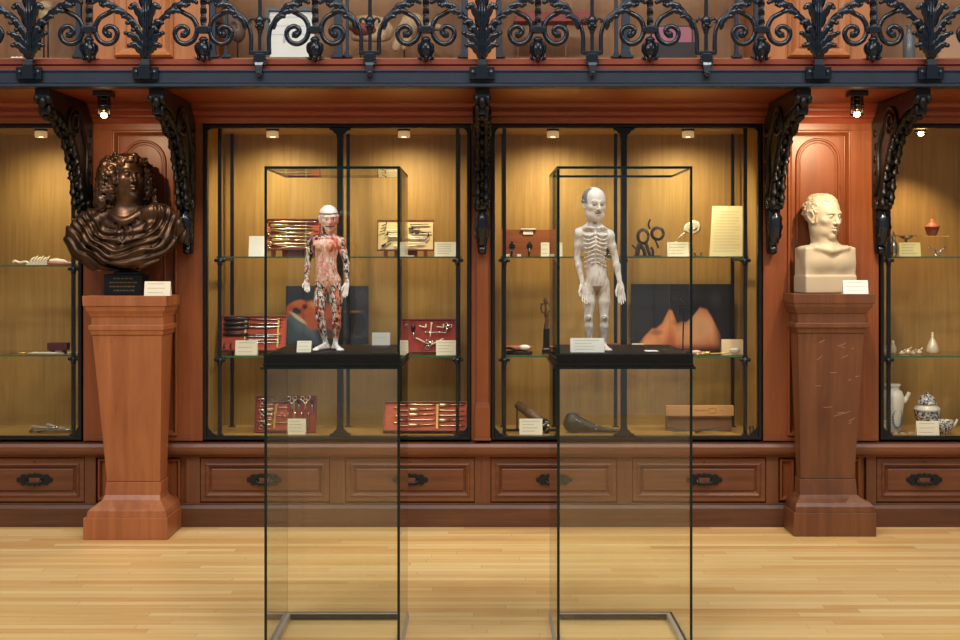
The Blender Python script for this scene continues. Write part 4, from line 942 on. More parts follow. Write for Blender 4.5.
# ---------------------------------------------------------------- cards
def card(px0, px1, py0, py1, D, label, mat='card', lines=4, group=None, lean=.18, z=None):
    x0, x1 = X(px0, D), X(px1, D); zb = Z(py1, D) if z is None else z; h = (py1-py0)*D/F
    mb = MB(); dy = h*lean; th = .0015
    def q(u, vv, o=0): return (x0+(x1-x0)*u, D+dy*vv+o, zb+h*vv)
    mb.add([q(0, 0), q(1, 0), q(1, 1), q(0, 1), q(0, 0, th), q(1, 0, th), q(1, 1, th), q(0, 1, th)], [(0, 1, 2, 3), (7, 6, 5, 4), (0, 4, 5, 1), (3, 2, 6, 7), (0, 3, 7, 4), (1, 5, 6, 2)])
    mb.add([q(0, 1, th), q(1, 1, th), (x1, D+dy*2+.012, zb), (x0, D+dy*2+.012, zb), q(0, 1, 2*th), q(1, 1, 2*th), (x1, D+dy*2+.0135, zb), (x0, D+dy*2+.0135, zb)], [(0, 1, 2, 3), (7, 6, 5, 4), (0, 4, 5, 1), (3, 2, 6, 7), (0, 3, 7, 4), (1, 5, 6, 2)])
    o = tag(obj('label_card', mb, mat), label, 'card', group)
    if lines:
        m2 = MB(); r_ = random.Random(int(px0*7+py0))
        for i in range(lines):
            vv = .82-.62*i/max(1, lines-1) if lines > 1 else .6; u1 = r_.uniform(.6, .9)
            m2.add([q(.12, vv, -.0004), q(u1, vv, -.0004), q(u1, vv+.035, -.0004), q(.12, vv+.035, -.0004)], [(0, 1, 2, 3)])
        obj('printed_lines', m2, 'ink', o)
    return o
card(144, 170, 281, 295.4, 6.535, 'cream label card on the pedestal corner beside the bronze bust', lines=3, z=Z(296, 6.52)+.0003)
card(843.5, 868.5, 280, 293.6, 6.615, 'white label card on the pedestal corner beside the marble bust', 'white', lines=3, z=Z(294, 6.60)+.0003)
# ================================================================ TALL GLASS VITRINES
V0, V1 = 4.60, 5.10; VT = Z(166.2, V0); TRAY = 1.1265; GT = .010
M['gap'] = M['tray']
def glassbox(name, x0, x1, y0, y1, z0, z1, edges, t):
    """pane with clear faces and green polished edges; edges: which of x0,x1,y0,y1,z0,z1 show the edge colour"""
    mb = MB(); vs = [(x, y, z) for x in (x0, x1) for y in (y0, y1) for z in (z0, z1)]
    F_ = {'x0': (0, 1, 3, 2), 'x1': (4, 6, 7, 5), 'y0': (0, 4, 5, 1), 'y1': (2, 3, 7, 6), 'z0': (0, 2, 6, 4), 'z1': (1, 5, 7, 3)}
    for k in F_: mb.add(vs, [F_[k]], 1 if k in edges else 0)
    return obj(name, mb, ['glass_haze' if z1 < 1.1 else 'glass', 'glass_edge'], t)
def vitrine(pl, pr, label):
    x0, x1 = X(pl, V0), X(pr, V0)
    t = thing('glass_vitrine', label, 'display case', ((x0+x1)/2, (V0+V1)/2, 0))
    zb = .028; zp = TRAY-.0485
    # steel floor frame
    mb = MB(); bw = .024
    mb.box(x0-.004, x1+.004, V0-.004, V0+bw, 0, zb); mb.box(x0-.004, x1+.004, V1-bw, V1+.004, 0, zb)
    mb.box(x0-.004, x0+bw, V0+bw, V1-bw, 0, zb); mb.box(x1-bw, x1+.004, V0+bw, V1-bw, 0, zb)
    ff = obj('floor_frame', mb, 'steel', t, .0015)
    obj('painted_shade_strip', MB().box(x0+bw, x1-bw, V1-bw-.0015, V1-bw, .003, zb-.003), 'tray', ff)  # black strip painting the shade on the rear bar's inner face
    for tag_, za, zc in (('lower', zb+.0005, zp-.008), ('upper', TRAY-.035, VT-GT)):
        glassbox('side_pane', x0, x0+GT, V0, V1, za, zc, ('y0', 'z0', 'z1'), t)
        glassbox('side_pane', x1-GT, x1, V0, V1, za, zc, ('y0', 'z0', 'z1'), t)
        glassbox('front_pane', x0+GT+.0004, x1-GT-.0004, V0, V0+GT, za, zc, ('z0', 'z1'), t)
        glassbox('back_pane', x0+GT+.0004, x1-GT-.0004, V1-GT, V1, za, zc, ('z0', 'z1'), t)
    glassbox('top_pane', x0, x1, V0, V1, VT-GT+.0004, VT, ('x0', 'x1', 'y0', 'y1'), t)
    glassbox('shelf_plate', x0-.014, x1+.010, V0-.012, V1+.010, zp-.0075, zp, ('x0', 'x1', 'y0', 'y1'), t)
    mb = MB().box(x0-.004, x1+.004, V0-.006, V1+.002, zp+.0005, TRAY-.036)
    mb.box(x0+GT+.002, x1-GT-.002, V0+GT+.002, V1-GT-.002, TRAY-.036, TRAY)
    mb.box(x0-.002, x1+.002, V0-.004, V0-.0006, TRAY-.036, TRAY-.001)
    obj('display_tray', mb, 'tray', t, .002)
    return t
vitrine(264.3, 400, 'tall glass vitrine on a steel floor frame holding the painted anatomical figure')
vitrine(557, 692.5, 'tall glass vitrine on a steel floor frame holding the white carved figure')

# ================================================================ STATUETTES
def body(v, D, J, sc, w=1.0, wa_=1.05, hk=1.0):
    """J: dict of photo joints (px, py, dy); sc = metres per photo pixel"""
    Q = lambda k: P(J[k][0], J[k][1], D)+Vector((0, J[k][2], 0))
    A = lambda a: tuple(a)
    ch, wa, pe = Q('chest'), Q('waist'), Q('pelvis')
    cr, wr, pr = J['chest'][3]*sc, J['waist'][3]*sc, J['pelvis'][3]*sc
    v.ell(A(ch), (cr, cr*.74, cr*1.18)); v.ell(A(ch+Vector((0, -.002, .012))), (cr*.98, cr*.66, cr*.75), k=.01)
    v.ell(A(wa), (wr, wr*.72, wr*1.5), k=.02); v.ell(A(pe), (pr, pr*.74, pr*.85), k=.02)
    v.ell(A(wa+Vector((0, -wr*.25, -wr*.25))), (wr*.75, wr*.52, wr*1.0), k=.02)        # belly
    nk = Q('neck'); v.cap(A(nk), A(nk+Vector((0, .003, -6*sc))), 3.7*sc*w, 4.6*sc*w, k=.008)
    for s, q in ((-1, 'L'), (1, 'R')):
        S, E, W_ = Q('sh'+q), Q('el'+q), Q('wr'+q)
        v.cap(A(nk+Vector((s*2*sc, .002, -4*sc))), A(S+Vector((0, 0, 1.5*sc))), 3.0*sc, 3.6*sc, k=.016); v.cap(A(ch+Vector((s*4*sc, .004, 8*sc))), A(S), 5*sc, 3.6*sc, k=.012)     # trapezius
        v.ell(A(S), (4.4*sc*wa_, 4.4*sc*wa_, 5.2*sc*wa_), k=.008)
        m = S.lerp(E, .45); v.cap(A(S), A(m), 3.6*sc*wa_, 3.5*sc*wa_, k=.006); v.cap(A(m), A(E), 3.5*sc*wa_, 2.7*sc*wa_, k=.006)
        m = E.lerp(W_, .3); v.cap(A(E), A(m), 2.7*sc*wa_, 3.0*sc*wa_, k=.006); v.cap(A(m), A(W_), 3.0*sc*wa_, 1.9*sc*wa_, k=.006)
        # hand: palm, four fingers, thumb
        hs_ = sc*hk; d = (Q('ha'+q)-W_); L_ = d.length; d.normalize(); side = Vector((s, -.25, 0)).normalized(); side = (side-d*side.dot(d)).normalized()
        fr = Vector((0, -1, 0)); pc = W_+d*L_*.28
        Rp = np.array(Matrix((side, d.cross(side), d)).transposed())
        v.ell(A(pc), (2.9*hs_, 1.5*hs_, L_*.33), Rp, .004)
        for i, (o, ln) in enumerate(((-1.9, .88), (-.65, 1.0), (.65, .95), (1.9, .78))):
            b = W_+d*L_*.42+side*(-s)*o*-1.0*s*hs_; k1 = b+d*L_*.28*ln+side*o*.25*hs_; k2 = k1+d*L_*.27*ln+fr*1.0*hs_
            v.cap(A(b), A(k1), .78*hs_, .72*hs_, k=.0012); v.cap(A(k1), A(k2), .72*hs_, .58*hs_, k=.0008)
        tb = W_+d*L_*.18+side*(-s)*2.0*hs_+fr*.5*hs_; t1 = tb+d*L_*.22+side*(-s)*1.8*hs_+fr*1.2*hs_; t2 = t1+d*L_*.2+fr*.6*hs_
        v.cap(A(tb), A(t1), .95*hs_, .85*hs_, k=.003); v.cap(A(t1), A(t2), .85*hs_, .65*hs_, k=.001)
        H_, K_, N_ = Q('hi'+q), Q('kn'+q), Q('an'+q)
        m = H_.lerp(K_, .4); v.cap(A(H_), A(m), 6.0*sc*w, 6.0*sc*w, k=.010); v.cap(A(m), A(K_), 6.0*sc*w, 3.9*sc*w, k=.006)
        v.ell(A(K_+Vector((0, -1.2*sc, 0))), (3.7*sc*w, 3.6*sc*w, 3.8*sc*w), k=.005)
        m = K_.lerp(N_, .32); v.cap(A(K_), A(m), 3.6*sc*w, 4.1*sc*w, k=.006); v.ell(A(m+Vector((0, 1.5*sc, 0))), (3.8*sc*w, 3.8*sc*w, 7*sc*w), k=.006)
        v.cap(A(m), A(N_), 4.0*sc*w, 2.1*sc*w, k=.006)
        to = Q('to'+q); he = Vector((N_.x-(to.x-N_.x)*.22, N_.y+.008, TRAY+2.2*sc)); ball = Vector((N_.x, N_.y, 0)).lerp(Vector((to.x, to.y, 0)), .72); ball.z = TRAY+1.7*sc
        v.ell(A(he), (2.3*sc, 2.6*sc, 2.4*sc), k=.004); v.cap(A(N_), A(he), 2.3*sc, 2.2*sc, k=.004); v.cap(A(N_+Vector((0, 0, -2*sc))), A(ball), 2.2*sc, 1.9*sc, k=.006)
        v.cap(A(he), A(ball), 2.0*sc, 2.0*sc, k=.006)
        fd = Vector((to.x-ball.x, to.y-ball.y, 0)).normalized(); fs = Vector((-fd.y, fd.x, 0))*s*-1
        for i in range(5):
            o = (i-2)*1.25*sc; b = ball+fs*o*.9; e = ball+fs*o*1.15+fd*(5.2-abs(i-1)*.5)*sc; r_ = (.95 if i == 0 else .72)*sc
            b.z = TRAY+1.5*sc; e.z = TRAY+r_*1.0; v.cap(A(b), A(e), r_*1.25, r_, k=.0015)
    return Q
def snoise(p, f, seed=0):
    r_ = np.random.default_rng(seed); o = np.zeros(len(p))
    for i in range(6):
        k = r_.normal(size=3); k = k/np.linalg.norm(k)*f*(1+.5*i/2); q = p+.35/f*np.sin(p[:, [1, 2, 0]]*f*.9+i*1.7)
        o += np.sin(q @ k*1.0+r_.uniform(0, 6.28))/(1+.35*i)
    return o/3.0
def lin(c): return np.array(rgb(*c)[:3])
def attrmat(name, rough, bump=0.1, sc_=180):
    m, nt, b = newmat(name); a = nt.nodes.new('ShaderNodeAttribute'); a.attribute_name = 'Col'
    nt.links.new(a.outputs['Color'], b.inputs['Base Color']); b.inputs['Roughness'].default_value = rough
    n = nt.nodes.new('ShaderNodeTexNoise'); n.inputs['Scale'].default_value = sc_; tc = nt.nodes.new('ShaderNodeTexCoord'); nt.links.new(tc.outputs['Object'], n.inputs['Vector'])
    bp = nt.nodes.new('ShaderNodeBump'); bp.inputs['Strength'].default_value = bump; bp.inputs['Distance'].default_value = .001
    nt.links.new(n.outputs['Fac'], bp.inputs['Height']); nt.links.new(bp.outputs['Normal'], b.inputs['Normal']); return m
FD = 4.80; sc = FD/F
# --- painted anatomical figure
J = dict(chest=(325.8, 249, 0, 12.6), waist=(326.3, 267, -.004, 10.4), pelvis=(328.0, 281.5, 0, 13.2), neck=(327.5, 231, 0),
         shL=(311.5, 241.5, .004), shR=(340.8, 243, 0), elL=(307.5, 262, .012), elR=(346.2, 263, .008), wrL=(306.8, 279.5, -.006), wrR=(347.6, 281, -.008), haL=(308, 292.5, -.02), haR=(345, 298, -.02),
         hiL=(320.8, 289, 0), hiR=(335.2, 289, 0), knL=(320.3, 317, -.012), knR=(337, 317, -.002), anL=(325.2, 342.5, .01), anR=(335.3, 342.5, .005), toL=(315.5, 350, -.075), toR=(343, 350, -.07))
v = Vol((X(298, FD), FD-.12, TRAY+.0003), (X(357, FD), FD+.085, Z(201, FD)), .0017)
Q = body(v, FD, J, sc, 1.06, 1.05)
hc = P(328.8, 218.8, FD); hs = 27.5*sc; Rm = frame_of(math.radians(14), math.radians(-6), math.radians(2)); T, R = head(v, hc, hs, Rm, neck=False)
A_ = lambda a, b, dy: (P(a, b, FD).x, FD+dy, P(a, b, FD).z)
for s_ in (-1, 1):                          # pectorals, collar bones, abdomen relief
    v.ell(A_(325.8+s_*6, 246, -.034), (.021, .010, .016), None, .006); v.cap(A_(325.8+s_*1.5, 237.5, -.028), A_(325.8+s_*12, 238.5, -.012), .004, .003, k=.004)
    for j in range(5): v.path([A_(326+s_*3, 252+j*3.2, -.040), A_(326+s_*8, 254.5+j*3.2, -.034), A_(326+s_*11, 253+j*3.0, -.018)], .0014, .0025, 's')
v.path([A_(326, 240, -.036), A_(326.3, 258, -.042), A_(327, 280, -.042)], .0018, .003, 's')
v.path([A_(316, 281, -.03), A_(327.5, 287.5, -.042), A_(339, 281, -.03)], .0022, .003, 's')
for s_, (a, b) in ((-1, (320.5, 317)), (1, (337, 317))):
    for o in (-3, 0, 3): v.path([A_(a+o+.8, 291, -.028), A_(a+o*1.1, 302, -.032), A_(a+o*.5, 313, -.024)], .0015, .0025, 's')
ring_z = hc.z+.20*hs; v.path([tuple(T(.37*math.cos(a), -.06+.44*math.sin(a), .20)) for a in np.linspace(0, 2*math.pi, 15)], .0022, .0015, 's')
neckz, wristL, wristR = P(0, 233, FD).z, P(0, 277, FD).z, 0
def col_anat(p):
    n = len(p); px = CX+p[:, 0]*F/p[:, 1]; py = HZ-(p[:, 2]-EYE)*F/p[:, 1]
    white, pink, red, orange, blk, dk = [lin(c) for c in ((238, 228, 220), (232, 176, 156), (186, 62, 52), (216, 122, 90), (26, 20, 24), (90, 60, 56))]
    st = np.array((1, 1, .38)); a1, a2, a3 = snoise(p*st, 300, 1), snoise(p*st, 430, 2), snoise(p*np.array((1, 1, .5)), 300, 3)
    c = np.tile(white, (n, 1)); mix = lambda m, q: np.where(m[:, None], q, c)
    torso = (px > 312.5) & (px < 341.5) & (py > 235) & (py < 280+np.clip(9-np.abs(px-327.5)*.75, -3, 9)+2*a1); limb = ~torso & (py > 233) & (py < 338)
    t = np.clip(.15+.8*a1, 0, 1)[:, None]; tors = pink*(1-t)+orange*t
    c = mix(torso, tors); c = mix(torso & (a2 > .25), np.tile(white*.6+pink*.4, (n, 1))); c = mix(torso & (px > 329) & (py < 252) & (a1 > -.1), np.tile(orange*.6+red*.4, (n, 1)))
    c = mix(limb & (a1 > np.where(py < 290, .34, .20)), np.tile(red*.6+orange*.4, (n, 1))); c = mix(limb & (a2 > .45), np.tile(orange, (n, 1)))
    c = mix(limb & (px > 330) & (py > 290) & (px > 336), np.tile(orange*.8+pink*.2, (n, 1)))
    vein = (np.abs(a3) < .15) | (np.abs(a2+.25) < .08); c = mix(limb & vein & (py < 336), np.tile(blk, (n, 1))); c = mix(torso & (np.abs(a3) < .05) & (py > 252), np.tile(dk, (n, 1)))
    hand = ((px < 313) | (px > 341)) & (py > 279) & (py < 303); c = mix(hand, np.tile(white, (n, 1))); c = mix(hand & vein & (py < 283), np.tile(red, (n, 1)))
    c = mix((py > 338) & (np.abs(a2) < .06) & (py < 347), np.tile(dk, (n, 1)))
    L_ = (p-np.array(hc)) @ R/hs; hd = py < 234
    c = mix(hd, np.tile(pink*.55+white*.45, (n, 1))); c = mix(hd & (L_[:, 2] > .19), np.tile(white, (n, 1))); side = L_[:, 0]*(-1)
    rt = (px > 329.6) & hd & (L_[:, 2] < .10); c = mix(rt, np.tile(red*.55+pink*.45, (n, 1))); c = mix(hd & (np.abs(L_[:, 2]-.20) < .022), np.tile(dk, (n, 1)))
    eye = hd & (np.abs(L_[:, 2]) < .04) & (np.abs(np.abs(L_[:, 0])-.12) < .05) & (L_[:, 1] > .2); c = mix(eye, np.tile(white, (n, 1))); c = mix(eye & (np.abs(np.abs(L_[:, 0])-.12) < .02), np.tile(blk, (n, 1)))
    c = mix(hd & (np.abs(L_[:, 2]+.25) < .018) & (L_[:, 1] > .28), np.tile(blk, (n, 1)))
    nk = (py > 226) & (py < 240) & (px < 326.5) & (a2 > -.2); c = mix(nk & (L_[:, 1] < .25), np.tile(blk*.6+red*.2, (n, 1)))
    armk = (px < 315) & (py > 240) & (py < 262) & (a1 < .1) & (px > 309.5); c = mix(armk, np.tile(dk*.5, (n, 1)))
    return c
t = thing('anatomical_figure', 'painted anatomical statuette showing red muscles and dark vessels, standing in the left vitrine', 'statuette', (P(328, 350, FD).x, FD, TRAY))
sculpt('figure', v, attrmat('painted_anatomy', .38), t, col_anat)
# --- white carved figure
J = dict(chest=(594.8, 246, 0, 12.2), waist=(595.8, 268, -.002, 10.4), pelvis=(597, 284, 0, 12.6), neck=(594, 219, -.002),
         shL=(579.5, 234, .004), shR=(609.3, 236, 0), elL=(577.8, 259, .010), elR=(615.5, 259, .006), wrL=(582, 282, -.014), wrR=(619.3, 281.5, -.014), haL=(585.5, 304.5, -.03), haR=(621.5, 304.5, -.03),
         hiL=(589.8, 291, 0), hiR=(604.2, 291, 0), knL=(588.3, 318, -.006), knR=(604, 318, -.006), anL=(590, 343, .006), anR=(604.3, 343, .006), toL=(586, 350, -.07), toR=(607, 350, -.07))
v = Vol((X(566, FD), FD-.12, TRAY+.0003), (X(630, FD), FD+.085, Z(183, FD)), .0017)
Q = body(v, FD, J, sc, 1.0, 1.22, 1.32)
hc2 = P(594.4, 204, FD); hs = 33.5*sc; Rm = frame_of(math.radians(16), math.radians(-7)); T, R2 = head(v, hc2, hs, Rm, neck=False, narrow=True)
v.cap(T(0, -.10, -.2), tuple(P(594, 228, FD)), .022, .021, k=.008)
v.ell(T(0, .08, -.33), [.27*hs, .26*hs, .20*hs], R2, .01)      # broad jaw
for s_ in (-1, 1):
    cx_ = 594.8
    v.path([A_(cx_+s_*1.5, 228.5, -.030), A_(cx_+s_*7, 227.5, -.022), A_(cx_+s_*12, 229, -.008)], .0042, .004)
    for j in range(8):      # ribs as raised rolls, meeting in a V
        y_ = 234+j*4.1; v.path([A_(cx_+s_*1.0, y_-.5, -.0365), A_(cx_+s_*5, y_+1.8-.4*j*.4, -.037), A_(cx_+s_*9.0, y_+1.6+.25*j, -.030), A_(cx_+s_*11.6-s_*.12*j, y_+.5+.5*j, -.016)], .0026, .0022)
        v.path([A_(cx_+s_*1.2, y_+1.4, -.041), A_(cx_+s_*5, y_+3.7, -.0415), A_(cx_+s_*9.2, y_+3.6, -.034), A_(cx_+s_*11.8, y_+2.6, -.019)], .0019, .002, 's')
    v.ell(A_(cx_+s_*6, 268, -.040), (.010, .005, .016), None, .008, 's')
    v.path([A_(597+s_*12, 279, -.02), A_(597+s_*6, 289, -.034), A_(597+s_*1.5, 294, -.036)], .0022, .003, 's')
v.ell(A_(597, 278, -.024), (.026, .014, .028), None, .014)
v.ell(A_(594.8, 236, -.006), (.042, .026, .020), None, .008)
v.path([A_(cx_, 231, -.033), A_(cx_, 246, -.038)], .003, .004)
v.ell(A_(594.5, 222.5, -.018), (.006, .008, .008), None, .004, 's')
for a in ((588.3, 318), (604, 318)): v.ell(A_(a[0], a[1]-1, -.026), (.008, .005, .008), None, .004); v.path([A_(a[0]-3.4, a[1]+2.5, -.026), A_(a[0], a[1]+4.2, -.030), A_(a[0]+3.4, a[1]+2.5, -.026)], .0016, .002, 's')
def col_white(p):
    n = len(p); white, grey, dk, warm = [lin(c) for c in ((228, 218, 208), (128, 124, 124), (58, 48, 44), (168, 140, 122))]
    a1, a2 = snoise(p, 60, 5), snoise(p*np.array((1, 1, .3)), 420, 6); t = np.clip(.25*a1+.1, 0, .5)[:, None]; c = white*(1-t)+warm*t
    px = CX+p[:, 0]*F/p[:, 1]; py = HZ-(p[:, 2]-EYE)*F/p[:, 1]; L_ = (p-np.array(hc2)) @ R2/hs; hd = py < 221
    mix = lambda m, q: np.where(m[:, None], q, c)
    c = np.where(((a2 > .30) & ~hd)[:, None], c*.62+warm*.30, c)
    hair = hd & ((L_[:, 1] < .10-.25*(L_[:, 2]-.3)) & (L_[:, 2] > .02) & (np.abs(L_[:, 0]) > .12)); c = mix(hair, np.tile(grey, (n, 1)))
    ex = np.abs(L_[:, 0]); f_ = hd & (L_[:, 1] > .18)
    c = mix(f_ & (ex > .055) & (ex < .20) & (np.abs(L_[:, 2]-.092-.03*np.sin((ex-.05)*20)) < .012), np.tile(grey*.6, (n, 1)))
    c = mix(f_ & (ex > .06) & (ex < .185) & (np.abs(L_[:, 2]+.002) < .016), np.tile(dk, (n, 1)))
    c = mix(f_ & (ex < .10) & (np.abs(L_[:, 2]+.248) < .015), np.tile(dk, (n, 1)))
    c = mix(f_ & (ex < .13) & (np.abs(L_[:, 2]+.205+ex*.10) < .010), np.tile(grey*.6, (n, 1)))
    c = mix((np.abs(px-597) < 5-(py-286)*.45) & (py > 286) & (py < 297) & (p[:, 1] < FD), np.tile(warm*.75, (n, 1)))
    for a in ((588.3, 318), (604, 318)): c = mix((np.hypot(px-a[0], py-a[1]-.5) < 2.8) & (np.hypot(px-a[0], py-a[1]-.5) > 2.1) & (p[:, 1] < FD), np.tile(warm*.85, (n, 1)))
    return c
t = thing('carved_figure', 'white carved statuette of a bald man with ribs showing, standing in the right vitrine', 'statuette', (P(597, 350, FD).x, FD, TRAY))
sculpt('figure', v, attrmat('white_painted_wood', .5, .3), t, col_white)
# --- cards in the vitrines
TZ = TRAY+.0006
card(296.5, 311, 342.5, 353.5, 4.665, 'cream tilted card at the feet of the painted anatomical figure', lines=3, lean=.5, z=TZ)
o = card(372, 390, 332.5, 345, 5.04, 'grey-white card with a small drawing at the back right of the left vitrine', plain('grey_card', (206, 200, 190), .8), lines=1, z=TZ)
card(570.5, 604.5, 339.5, 353.5, 4.66, 'wide white text card hiding the feet of the white carved figure', plain('offwhite_card', (232, 228, 216), .8), lines=4, lean=.3, z=TZ)
mb = MB().box(X(645, 4.72), X(658, 4.72), 4.70, 4.755, TZ, TZ+.001); single('small_card', mb, 'white', 'small white card lying flat on the black tray of the right vitrine', 'card')
# ================================================================ THINGS IN THE CABINETS
ZS1, ZS2, ZL1, ZL2, ZF = ZSH['S1']+.0004, ZSH['S2']+.0004, ZSH['L1']+.0004, ZSH['L2']+.0004, ZSH['FL']+.0004
def card_s(px0, px1, py0, py1, D, z, label, mat='card', lines=4, lean=.18):
    h = (py1-py0)
    return card(px0, px1, py0, py1, D, label, mat, lines, None, lean, z)
M['gold'] = plain('gilt_steel', (232, 212, 172), .25, .9)
M['bone_w'] = plain('white_bone', (236, 226, 200), .5)
M['cream_lining'] = plain('cream_lining', (228, 206, 158), .8)
M['pinkred'] = plain('faded_red_velvet', (150, 52, 44), .85, noise=.2)
def open_case(px0, px1, py0, py1, D, z, lean, label, wood_m='mahog', lining='red', lip=.018, rail=True):
    x0, x1 = X(px0, D), X(px1, D); zb = max(z+.001+.012*lean, Z(py1, D)); H_ = Z(py0, D)-Z(py1, D); W_ = x1-x0
    up = Vector((0, lean, 1)).normalized(); n = Vector((0, -1, lean)).normalized(); o = Vector((x0, D, zb))
    def q(u, v, off=0): return o+Vector((W_*u, 0, 0))+up*(H_*math.sqrt(1+lean*lean)*v)+n*off
    def slab(mb, u0, u1, v0, v1, o0, o1, mi=0):
        vs = [q(u, v, w_) for u in (u0, u1) for w_ in (o1, o0) for v in (v0, v1)]
        mb.add(vs, [(0, 1, 3, 2), (4, 6, 7, 5), (0, 4, 5, 1), (2, 3, 7, 6), (0, 2, 6, 4), (1, 5, 7, 3)], mi)
    t = thing('instrument_case', label, 'instrument case', (x0+W_/2, D, z))
    mb = MB(); slab(mb, 0, 1, 0, 1, -.012, 0); e, f = .004/W_*1.4, .004/H_*1.4
    slab(mb, 0, 1, 0, f, 0, lip); slab(mb, 0, 1, 1-f, 1, 0, lip); slab(mb, 0, e, f, 1-f, 0, lip); slab(mb, 1-e, 1, f, 1-f, 0, lip)
    if zb-z > .003:
        for u in (.15, .85): mb.box(x0+W_*u-.01, x0+W_*u+.01, D-.01, D+.03, z, zb+.004)
    mb.box(x0+W_*.3, x0+W_*.7, D+.02, D+.03+lean*H_+.02, z, zb+.03)
    obj('case', mb, wood_m, t); mb = MB(); slab(mb, e, 1-e, f, 1-f, .0002, .003); obj('lining', mb, lining, t)
    if rail:
        mb = MB()
        for u in rail if isinstance(rail, tuple) else (.38,): slab(mb, u, u+.025, .08, .92, .003, .012)
        obj('retaining_bar', mb, 'brass', t)
    return t, q
def tool(q, kind, u0, v0, u1, v1, label, group, mat='gold', hm='black', r=.0035):
    a, b = q(u0, v0, .0105), q(u1, v1, .0105); d = b-a; L_ = d.length; mb = MB()
    if kind == 'knife':
        m = a.lerp(b, .42); mb.tube([a, a.lerp(b, .04), a.lerp(b, .2), m], [r*1.2, r*2.2, r*1.9, r*1.5], 8, 1); mb.tube([m, m.lerp(b, .3), m.lerp(b, .8), b], [r*.8, r*1.5, r*1.2, r*.3], 6, 0, sq=.4)
    elif kind == 'rod': mb.tube([a, a.lerp(b, .15), a.lerp(b, .8), b], [r*1.3, r*.8, r*.8, r*.5], 6, 0)
    elif kind == 'hook':
        w_ = q(u1, v1+.10, .008); mb.tube(catmull([a, a.lerp(b, .5), b, w_], 4), r*.8, 6, 0)
    elif kind == 'scissors':
        pr = d.normalized().cross(Vector((0, -1, 0))).normalized()
        for s in (-1, 1):
            c0 = a+pr*s*r*3.2; mb.tube([c0+pr*math.cos(j)*r*2.4+d.normalized()*math.sin(j)*r*2.4 for j in [k*.7 for k in range(10)]], r*.7, 6, 0)
            mb.tube([c0+d.normalized()*r*2.4, a.lerp(b, .45), b+pr*s*r*-1.2], [r*.9, r*1.1, r*.4], 6, 0)
    o = obj('surgical_instrument', mb, [mat, hm]); return tag(o, label, 'instrument', group)
# shelf 1, left case
t, q = open_case(265, 320, 219, 250, 7.10, ZS1, .25, 'open red-lined wooden case of brass tools behind the anatomical figure', lip=.014, rail=(.36, .72))
for i, v_ in enumerate((.90, .78, .67, .54, .42, .31, .19, .09)):
    tool(q, ('rod', 'knife', 'rod', 'scissors')[i % 4], .05+.03*(i % 3), v_, .93-.04*(i % 2), v_-.01*(i % 2), 'bright gilt tool lying in the red-lined case behind the anatomical figure', 'gilt tools in the case behind the anatomical figure', r=.0052, hm='gold')
card_s(248.5, 265, 235, 255.5, 7.0, ZS1, 'bright white card on the upper shelf left of the case of gilt tools', 'white', 0)
t, q = open_case(377, 434, 220, 250.5, 7.10, ZS1, .22, 'cream-lined board with red border holding dark small instruments', lining='cream_lining', lip=.007, rail=False)
for k, (kd, a, b, c, d) in enumerate((('hook', .08, .80, .16, .86), ('hook', .05, .60, .14, .66), ('hook', .13, .48, .18, .52), ('knife', .08, .12, .26, .34), ('rod', .58, .84, .92, .86), ('knife', .55, .71, .76, .72), ('rod', .60, .58, .95, .59), ('knife', .66, .56, .84, .57), ('hook', .85, .34, .90, .46))):
    tool(q, kd, a, b, c, d, 'dark small instrument pinned on the cream-lined board', 'dark instruments on the cream board', mat='black', r=.0032)
for v_, a, b in ((.66, .18, .50), (.44, .20, .86), (.38, .56, .84), (.24, .56, .84), (.14, .30, .70), (.52, .2, .46)):
    tool(q, 'rod', a, v_, b, v_, 'pale steel rod laid across the cream-lined board', 'pale rods on the cream board', mat='white', r=.004)
card_s(434.5, 456.5, 241, 255.5, 7.02, ZS1, 'cream card on the upper shelf right of the cream instrument board', 'card', 5)
mb = MB().box(X(399, 6.97), X(414, 6.97), 6.965, 6.985, ZS1, ZS1+.006); single('small_label', mb, 'white', 'thin white label strip lying on the upper shelf edge below the cream instrument board', 'label')
# shelf 2, left case
t, q = open_case(219, 286, 316.5, 351, 7.08, ZS2, .3, 'open red instrument case with black-handled knives on the lower shelf', lining='red', lip=.014, rail=(.37, .86))
for i, (v_, dv) in enumerate(((.91, -.02), (.76, .02), (.62, .07), (.47, -.02))):
    w_ = ('topmost', 'second from the top', 'third from the top', 'lowest')[i]
    tool(q, 'knife', .05, v_, .94, v_+dv, 'black-handled surgical knife, %s in the red case on the lower shelf' % w_, 'black-handled knives', mat='silver', r=.0062)
for v_ in (.68, .40, .30, .22): tool(q, 'rod', .38, v_, .93, v_+.01, 'slim steel tool between the knives of the red case', 'slim tools in the knife case', mat='silver', r=.004)
for u_ in (.08, .18): tool(q, 'rod', u_, .08, u_, .22, 'short dark stub in the lower left corner of the red knife case', 'short stubs in the knife case', mat='black', r=.007)
card_s(235, 257, 342, 356.5, 7.0, ZS2, 'cream card in front of the case of black-handled knives', 'card', 3)
